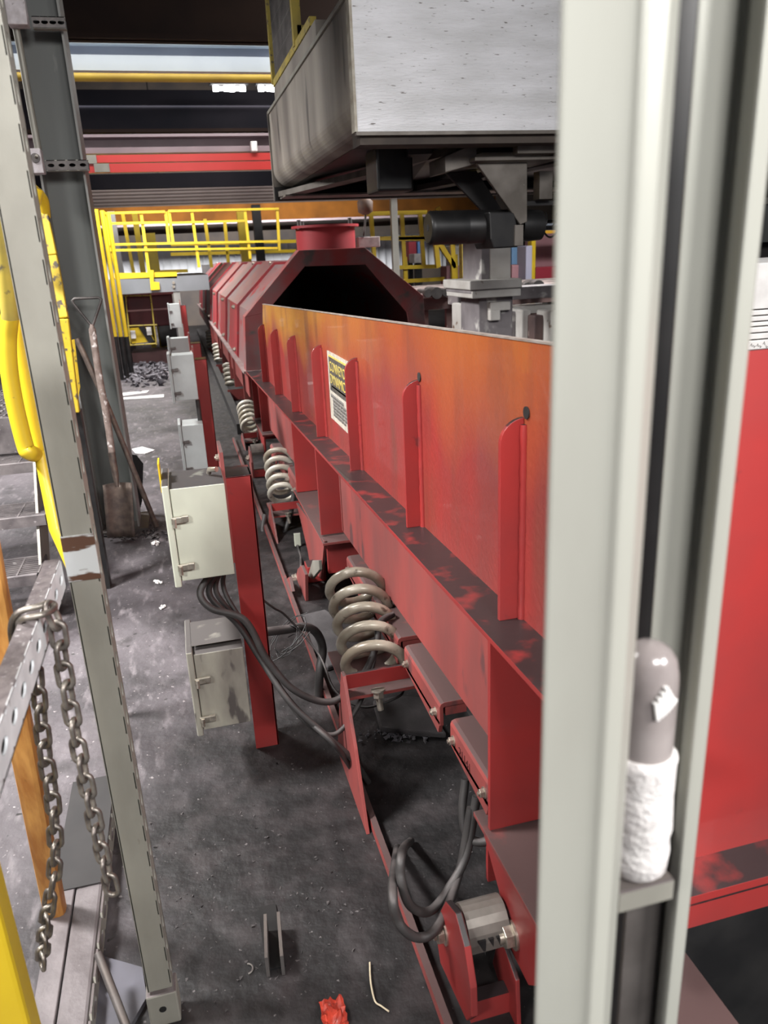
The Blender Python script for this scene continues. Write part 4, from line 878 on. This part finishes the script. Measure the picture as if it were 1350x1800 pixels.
# yellow posts just right of the column
for k, (u, v, y) in enumerate(((168, 368, 9.3), (179, 370, 9.5), (190, 376, 9.7))):
    p = ay(u, v, y); q = ay(u+28, 592, y)
    t = thing('tube_post', (p.x, y, 0), ('leftmost', 'middle', 'rightmost')[k]+' of three yellow tube posts just right of the grey column', 'post', 'yellow tube posts beside the column')
    MB().cyl((p.x, y, p.z), (p.x, y, q.z), .024, 12).build('tube', yel, t); MB().cyl((p.x, y, q.z), (p.x, y, 0), .03, 12).build('socket', blk, t)
ds = thing('dark_stanchion', az(212, 655), 'dark stanchion on the floor right of the grey column', 'post'); q = az(210, 652); MB().box((q.x-.04, q.y, 0), (q.x+.03, q.y+.05, .50)).build('post', blk, ds); MB().box((q.x-.05, q.y-.01, .47), (q.x+.04, q.y+.06, .53)).build('cap', galv, ds)
# second layer of guard rails and masts
t = thing('guard_rail', (0, 13, 1.0), 'farther yellow guard rail in front of the white cladding', 'guard rail')
rail_bars(t, [(215, 372, 235, 480), (360, 385, 372, 470), (395, 390, 402, 470), (455, 380, 462, 470), (300, 430, 520, 424), (300, 447, 520, 441), (270, 478, 330, 476)], 13.0, .05)
for k, (u0, v0, u1, v1, w, lab, mt) in enumerate(((195, 372, 208, 480, .10, 'thick white pipe stack behind the far rail, left of all', mat('white_mast', (.85, .84, .82), (.7, .68, .66), 3, .5)), (236, 372, 246, 480, .08, 'white and yellow banded mast behind the far rail', yel), (262, 410, 272, 480, .17, 'wide yellow post in front of the white cladding', yel), (424, 372, 432, 456, .15, 'wide yellow post near the middle of the far rail', yel), (449, 360, 458, 430, .13, 'dark post crossing the far rail', soot))):
    p, q = ay(u0, v0, 12.85), ay(u1, v1, 12.85)
    tag(MB().bar(p, (p.x+.02, 12.85, 0), w, w, (0, -1, 0)).build('far_post', mt), lab, 'post')
# ================================================================ RIGHT BACKGROUND
t = thing('guard_rail', (2, 9.4, 1), 'yellow guard rails right of the dust port, beyond the hood', 'guard rail')
rail_bars(t, [(640, 376, 750, 373), (640, 420, 760, 417), (700, 470, 770, 468), (700, 495, 780, 490), (652, 376, 658, 455), (706, 374, 711, 468), (738, 373, 745, 468), (700, 420, 765, 419)], 9.4, .045)
for xx in (1.95, 2.75, 3.4): MB().box((xx, 9.42, 0), (xx+.05, 9.46, 1.2)).build('upright', yel, t)
for s_ in ((768, 365, 800, 430), (760, 370, 770, 470), (795, 430, 798, 505), (772, 428, 800, 470)): MB().bar(ay(s_[0], s_[1], 9.0), ay(s_[2], s_[3], 9.0), .055, .05, (0, -1, 0)).build('stair_rail', yel, t)
p = ay(693, 358, 8.6); tag(B((p.x-.035, 8.6, 0), (p.x+.035, 8.66, 2.2)).build('white_post', galvn), 'slim whitish post right of the dust port', 'post')
p = ay(822, 440, 8.0); tag(B((p.x-.06, 8.0, 0), (p.x+.05, 8.1, 1.55)).build('olive_post', yeld), 'dirty yellow column left of the grey machine column', 'post')
p = ay(838, 440, 8.0); tag(B((p.x-.03, 8.0, 0), (p.x+.03, 8.08, 1.5)).build('yellow_post', yel), 'bright yellow strip post touching the grey machine column', 'post')
blue = mat('blue_bin', (.13, .28, .60), None); crim = mat('crimson_bin', (.35, .03, .05), None); pinkm = mat('pinkish_panel', (.42, .22, .25), (.35, .18, .2), 3, .6)
for k, (u0, v0, u1, v1, y, mt, nm, lab) in enumerate((
        (718, 425, 733, 458, 10.5, crim, 'red_drum', 'dark red drum behind the right-hand guard rail'), (734, 425, 748, 450, 10.5, blue, 'blue_drum', 'blue drum behind the right-hand guard rail'),
        (728, 446, 746, 462, 10.2, paper, 'paper_sign', 'white paper sign on the right-hand guard rail'),
        (794, 432, 815, 468, 10.0, paper, 'white_cabinet', 'small white cabinet beyond the yellow stair rail'), (785, 468, 815, 500, 9.6, pinkm, 'pink_box', 'dull pink panel below the white cabinet'),
        (900, 435, 922, 465, 9.0, mat('light_blue_bin', (.25, .48, .80), None), 'light_blue_bin', 'light blue bin right of the machine column'), (900, 466, 920, 500, 8.6, pinkm, 'pink_guard', 'dull pink plate below the light blue bin'),
        (938, 410, 990, 470, 9.0, pinkm, 'pink_hood', 'pinkish hood at the right behind the yellow beam'), (942, 470, 990, 500, 8.8, crim, 'crimson_rack', 'crimson rack below the pinkish hood'),
        (925, 432, 935, 498, 8.4, mat('lilac_post', (.42, .42, .55), None), 'lilac_post', 'lilac-grey post right of the light blue bin'))):
    a, c_ = ay(u0, v0, y), ay(u1, v1, y); t = thing(nm, ((a.x+c_.x)/2, y, 0), lab, nm.split('_')[-1]); B((a.x, y, c_.z), (c_.x, y+.25, a.z)).build('body', mt, t, bev=.01); B(((a.x+c_.x)/2-.03, y+.10, 0), ((a.x+c_.x)/2+.03, y+.16, c_.z)).build('stand', soot, t)
t = thing('yellow_portal', (3.2, 8.5, 0), 'yellow beam and post at the right, left of the near upright', 'frame')
a = ay(935, 400, 8.5); B((a.x, 8.5, a.z-.07), (a.x+2.5, 8.6, a.z+.02)).build('beam', mat('orange_yellow', (.8, .45, .03), None), t); B((a.x, 8.5, 0), (a.x+.05, 8.6, a.z)).build('post', yel, t)
# mould line: slatted deck with rollers
brw = mat('brown_machinery', (.16, .10, .09), (.09, .06, .06), 6, .7, spots=(.3, .22, .2), sscale=12, samt=.35)
pale = mat('sandy_pale_deck', (.46, .38, .36), (.30, .24, .23), 9, .8, bump=.3)
ml = thing('mould_line', (3, 6.5, 0), 'low brown roller line with pale sandy deck beyond the conveyor', 'conveyor')
zt_ = ay(800, 515, 6.6).z
for k in range(4): B((2.05-.05*k, 6.6+.5*k, zt_-.03+.0*k), (6.5, 6.78+.5*k, zt_+.01)).build('deck_rail', pale, ml)
B((2.05, 6.62, zt_-.13), (6.5, 6.7, zt_-.03)).build('side_beam', brw, ml); B((2.05, 6.62, .42), (6.5, 6.7, .50)).build('side_beam', brw, ml)
for k in range(14): B((2.1+.22*k, 6.64, .48), (2.15+.22*k, 6.69, zt_-.12)).build('stay', brw, ml)
B((2.0, 6.75, 0), (6.5, 6.85, .5)).build('base', soot, ml)
for u, v, r_ in ((751, 508, .035), (767, 514, .05), (783, 507, .035), (815, 512, .05), (803, 507, .035), (945, 514, .06), (925, 508, .045)):
    p = ay(u, v, 6.58); MB().cyl((p.x, 6.56, zt_+.01), (p.x, 6.80, zt_+.01), r_, 16).build('roller', rubber, ml)
# grey machine column with white painted steps
gm = mat('mottled_grey_machine', (.36, .33, .34), (.20, .18, .19), 5, .6, spots=(.70, .68, .65), sscale=7, samt=.40)
gw = mat('mottled_white_machine', (.82, .80, .76), (.62, .59, .55), 6, .6, spots=(.20, .11, .07), sscale=14, samt=.36)
mc = thing('machine_column', (1.8, 4.3, 0), 'mottled grey and white machine column with wide square collar', 'machine')
y = 4.2
def mbx(u0, v0, u1, v1, mt, nm, y_=4.2, d=.3, bev=.006): a, c_ = ay(u0, v0, y_), ay(u1, v1, y_); return MB().box((a.x, y_, c_.z), (c_.x, y_+d, a.z)).build(nm, mt, mc, bev=bev)
mbx(846, 425, 862, 495, gm, 'left_face'); mbx(862, 425, 898, 495, gw, 'column', 4.19)
mbx(826, 494, 918, 505, gw, 'collar', 4.10, .45); mbx(828, 505, 918, 512, gm, 'collar', 4.12, .42); mbx(830, 512, 916, 520, gw, 'collar', 4.11, .43)
mbx(842, 520, 900, 690, gm, 'lower_column', 4.2, .3); mbx(862, 532, 898, 545, gw, 'foot_block', 4.15, .1); mbx(862, 545, 880, 563, gw, 'foot_block', 4.15, .1)
b = ay(842, 700, 4.2); MB().box((b.x+.03, 4.25, 0), (b.x+.20, 4.45, .62)).build('pedestal', soot, mc)
ms = thing('jagged_castings', (2.1, 4.6, 0), 'row of mottled white square-arched machine brackets right of the machine column', 'machine')
for k, (u, v, w_, hgt_) in enumerate(((812, 535, 14, 60), (898, 548, 20, 90), (918, 545, 14, 95), (940, 555, 26, 90), (968, 548, 20, 100))):
    a, c_ = ay(u, v, 4.8-.1*k), ay(u+w_, v+hgt_, 4.8-.1*k); MB().box((a.x, 4.8-.1*k, c_.z), (c_.x, 5.0-.1*k, a.z)).build('bracket', (gw, gm, gw, brw, gw)[k], ms, bev=.01)
for (u0, v0, u1, v1, mt) in ((804, 516, 846, 535, gm), (895, 540, 975, 552, gw), (900, 505, 985, 522, gm), (925, 560, 938, 650, brw), (955, 570, 966, 650, brw), (845, 565, 990, 690, soot)):
    yy_ = 5.2 if mt is soot else 5.05; a, c_ = ay(u0, v0, yy_), ay(u1, v1, yy_); MB().box((a.x, yy_, c_.z), (c_.x, yy_+.2, a.z)).build('cross_piece', mt, ms, bev=.008)
B((1.85, 5.2, 0), (3.2, 5.4, .6)).build('bed', soot, ms)
# white sheeted stack right of the near uprights
wx = thing('white_mould_stack', (1.6, 1.9, .6), 'stack of white ridged boards with scribbled note right of the near uprights', 'stack')
ys = 1.6; a = ay(1300, 465, ys)
zs = [ay(1330, v, ys).z for v in (462, 545, 556, 566, 575, 586, 598, 622)]
for i in range(7): MB().box((a.x-.04, ys+.004*(i % 2), zs[i+1]+.002), (a.x+.6, ys+.4, zs[i]-.001)).build('board', paper, wx, bev=.002)
MB().box((a.x-.03, ys+.01, .72), (a.x+.6, ys+.39, zs[-1])).build('red_tray', red, wx)
sc = ay(1318, 608, ys); b = MB()
for k in range(9): p = sc+V((.009*k, -.002, .002*math.sin(k*2.1))); b.tube([p, p+V((.003, 0, .006*((-1)**k))), p+V((.006, 0, -.002))], .0006, 5)
b.build('scribble', ink, wx)
p = ay(1340, 345, 3.5); fr = thing('far_machine', (p.x, 3.5, p.z), 'blurred dark machine with bright spot at the right edge of the photo', 'machine')
MB().box((p.x-.05, 3.5, 1.22), (p.x+.8, 3.9, 1.42)).build('housing', colm, fr); MB().box((p.x-.03, 3.48, 1.40), (p.x+.5, 3.52, 1.43)).build('trim_strip', galv, fr); MB().box((p.x, 3.6, .7), (p.x+.5, 3.8, 1.22)).build('pedestal', soot, fr)
# ================================================================ THINGS ON THE FLOOR
fa = thing('floor_anchor', az(485, 1710), 'two short upright steel strips of a floor anchor in the black sand', 'anchor')
for (u, v, u2, v2) in ((466, 1608, 468, 1685), (489, 1604, 495, 1682)):
    p, q = az(u, v, .045), az(u2, v2, .045); MB().bar(p+V((0, 0, -.021)), q+V((0, 0, -.021)), .006, .046).build('upright_strip', steel, fa)
p = az(482, 1680, .0); MB().box(p+V((-.018, -.03, 0)), p+V((.018, .12, .004))).build('base_plate', blk, fa)
w = [(1215, 1057), (1216, 1110), (1222, 1170), (1240, 1242), (1270, 1265), (1305, 1290)]
wp_ = [az(200+u*.3704, 1300+v*.3704, .006) for u, v in w]
tag(MB().tube(bez(wp_, 4), .0016, 6).build('bent_wire', mat('straw_wire', (.55, .47, .33), None)), 'thin straw-coloured bent wire on the black floor', 'wire')
cc = az(434, 1703, .003); tag(MB().tube([cc+V((math.cos(a_*.35)*.011, math.sin(a_*.35)*.011, 0)) for a_ in range(-4, 5)], .0015, 6).build('clip_ring', galv), 'small C-shaped clip on the floor left of the anchor', 'clip')
cr = az(585, 1785, 0)
b = MB(); n = 9
vs = []
for j in range(n):
    for i in range(n): vs.append((cr.x-.020+.042*i/(n-1)+random.uniform(-.002, .002), cr.y-.036+.06*j/(n-1)+random.uniform(-.002, .002), .004+random.random()*.012))
b.add(vs, [(j*n+i, j*n+i+1, (j+1)*n+i+1, (j+1)*n+i) for j in range(n-1) for i in range(n-1)])
o = b.build('snack_wrapper', mat('red_wrapper', (.50, .055, .03), (.25, .03, .02), 60, .3, spots=(.8, .7, .65), sscale=50, samt=.33)); tag(o, 'crumpled red foil wrapper on the floor at the bottom edge', 'wrapper'); o.modifiers.new('t', 'SOLIDIFY').thickness = .001
for k, (u, v, lab) in enumerate(((1060, 350, 0), (1105, 1310, 0), (1090, 1025, 0))): pass
for k, (u, v, s_, lab) in enumerate(((273, 958, .020, 'crumpled white scrap on the floor near the shovel foot'), (277, 1025, .014, 'crumpled white scrap on the floor left of the nearest box'), (289, 1068, .011, 'small white crumb beside the lower latch of the nearest upper box'), (690, 0, 0, ''))):
    if not s_: continue
    p = az(u, v, 0); b = MB()
    for j in range(6):
        q = p+V((random.uniform(-s_, s_), random.uniform(-s_, s_), s_*.35)); b.bar(q, q+V((random.uniform(-s_, s_), random.uniform(-s_, s_), random.uniform(0, s_*.5))), s_*.7, s_*.4)
    tag(b.build('paper_scrap', paper), lab, 'scrap', 'white scraps on the floor')
for k, (poly, lab) in enumerate((([(212, 691), (262, 686), (258, 690), (212, 696)], 'short thin patch of light on the far floor, laid as a white strip'), ([(214, 699), (288, 693), (288, 698), (215, 702)], 'long thin patch of light on the far floor, laid as a white strip'), ([(232, 789), (250, 785), (272, 791), (255, 797), (238, 796)], 'white paper sheet on the floor right of the grey column'))):  # first two paint patches of light on the floor; the third is paper
    tag(MB().prism(poly, lambda u, v: az(u, v, .006), lambda u, v: az(u, v, .006)+V((0, 0, -.005))).build(('light_patch', 'light_patch', 'paper_sheet')[k], paper), lab, ('strip', 'strip', 'paper')[k])
# slag and sand rubble (countless)
def rubble(area_, n, s0, s1, label, mt=rockm):
    b = MB()
    for _ in range(n):
        u, v = area_(); p = az(u, v, 0); s_ = random.uniform(s0, s1)
        vs = [p+V((random.uniform(-1, 1), random.uniform(-1, 1), random.uniform(-.3, 1)))*s_ for _ in range(6)]
        b.add(vs, [(0, 1, 2), (0, 2, 3), (0, 3, 4), (0, 4, 1), (5, 1, 2), (5, 2, 3), (5, 3, 4), (5, 4, 1)])
    tag(b.build('rubble', mt), label, 'rubble', kind='stuff')
rubble(lambda: (random.uniform(214, 292), random.gauss(650, 12)), 420, .02, .06, 'grey slag crumbs around the platform leg')
rubble(lambda: (random.gauss(700, 28), random.gauss(1292, 7)), 90, .004, .012, 'small sand clods below the spring seat')
dsm = mat('dark_clods', (.05, .045, .046), (.09, .08, .08), 20, .9)
rubble(lambda: (random.uniform(230, 640), random.uniform(1330, 1790)), 260, .0015, .005, 'scattered dark grit on the near floor', dsm)
rubble(lambda: (random.gauss(235, 30), random.gauss(940, 6)), 160, .006, .018, 'black sand swept against the shovel and column foot', dsm)
padm = mat('grey_concrete_pad', (.085, .078, .080), (.045, .040, .042), 9, .85, bump=.3)
for pts_, lab in (([(655, 1230), (700, 1222), (742, 1224), (785, 1288), (720, 1284), (668, 1278)], 'grey concrete pad on the floor under the nearest big spring'), ([(530, 1080), (572, 1070), (592, 1085), (604, 1160), (575, 1172), (545, 1130)], 'grey concrete pad between the red post and the nearest big spring')):
    q3 = [az(u, v, .02) for u, v in pts_]
    tag(MB().prism([(i, 0) for i in range(len(q3))], lambda i, _: q3[i], lambda i, _: q3[i]+V((0, 0, -.0195))).build('concrete_pad' if 'pad' in lab else 'sand_patch', padm, bev=.006), lab, 'pad' if 'pad' in lab else 'sand')
#
_ = [az(u, v, .0) for u, v in ((425, 1355), (440, 1350), (520, 1335), (575, 1308), (600, 1330), (560, 1380), (470, 1400))]
for o in S.objects:
    if o.type == 'MESH' and o.parent is None and 'label' not in o and 'kind' not in o: print('UNTAGGED', o.name)
print('objects', len(S.objects))
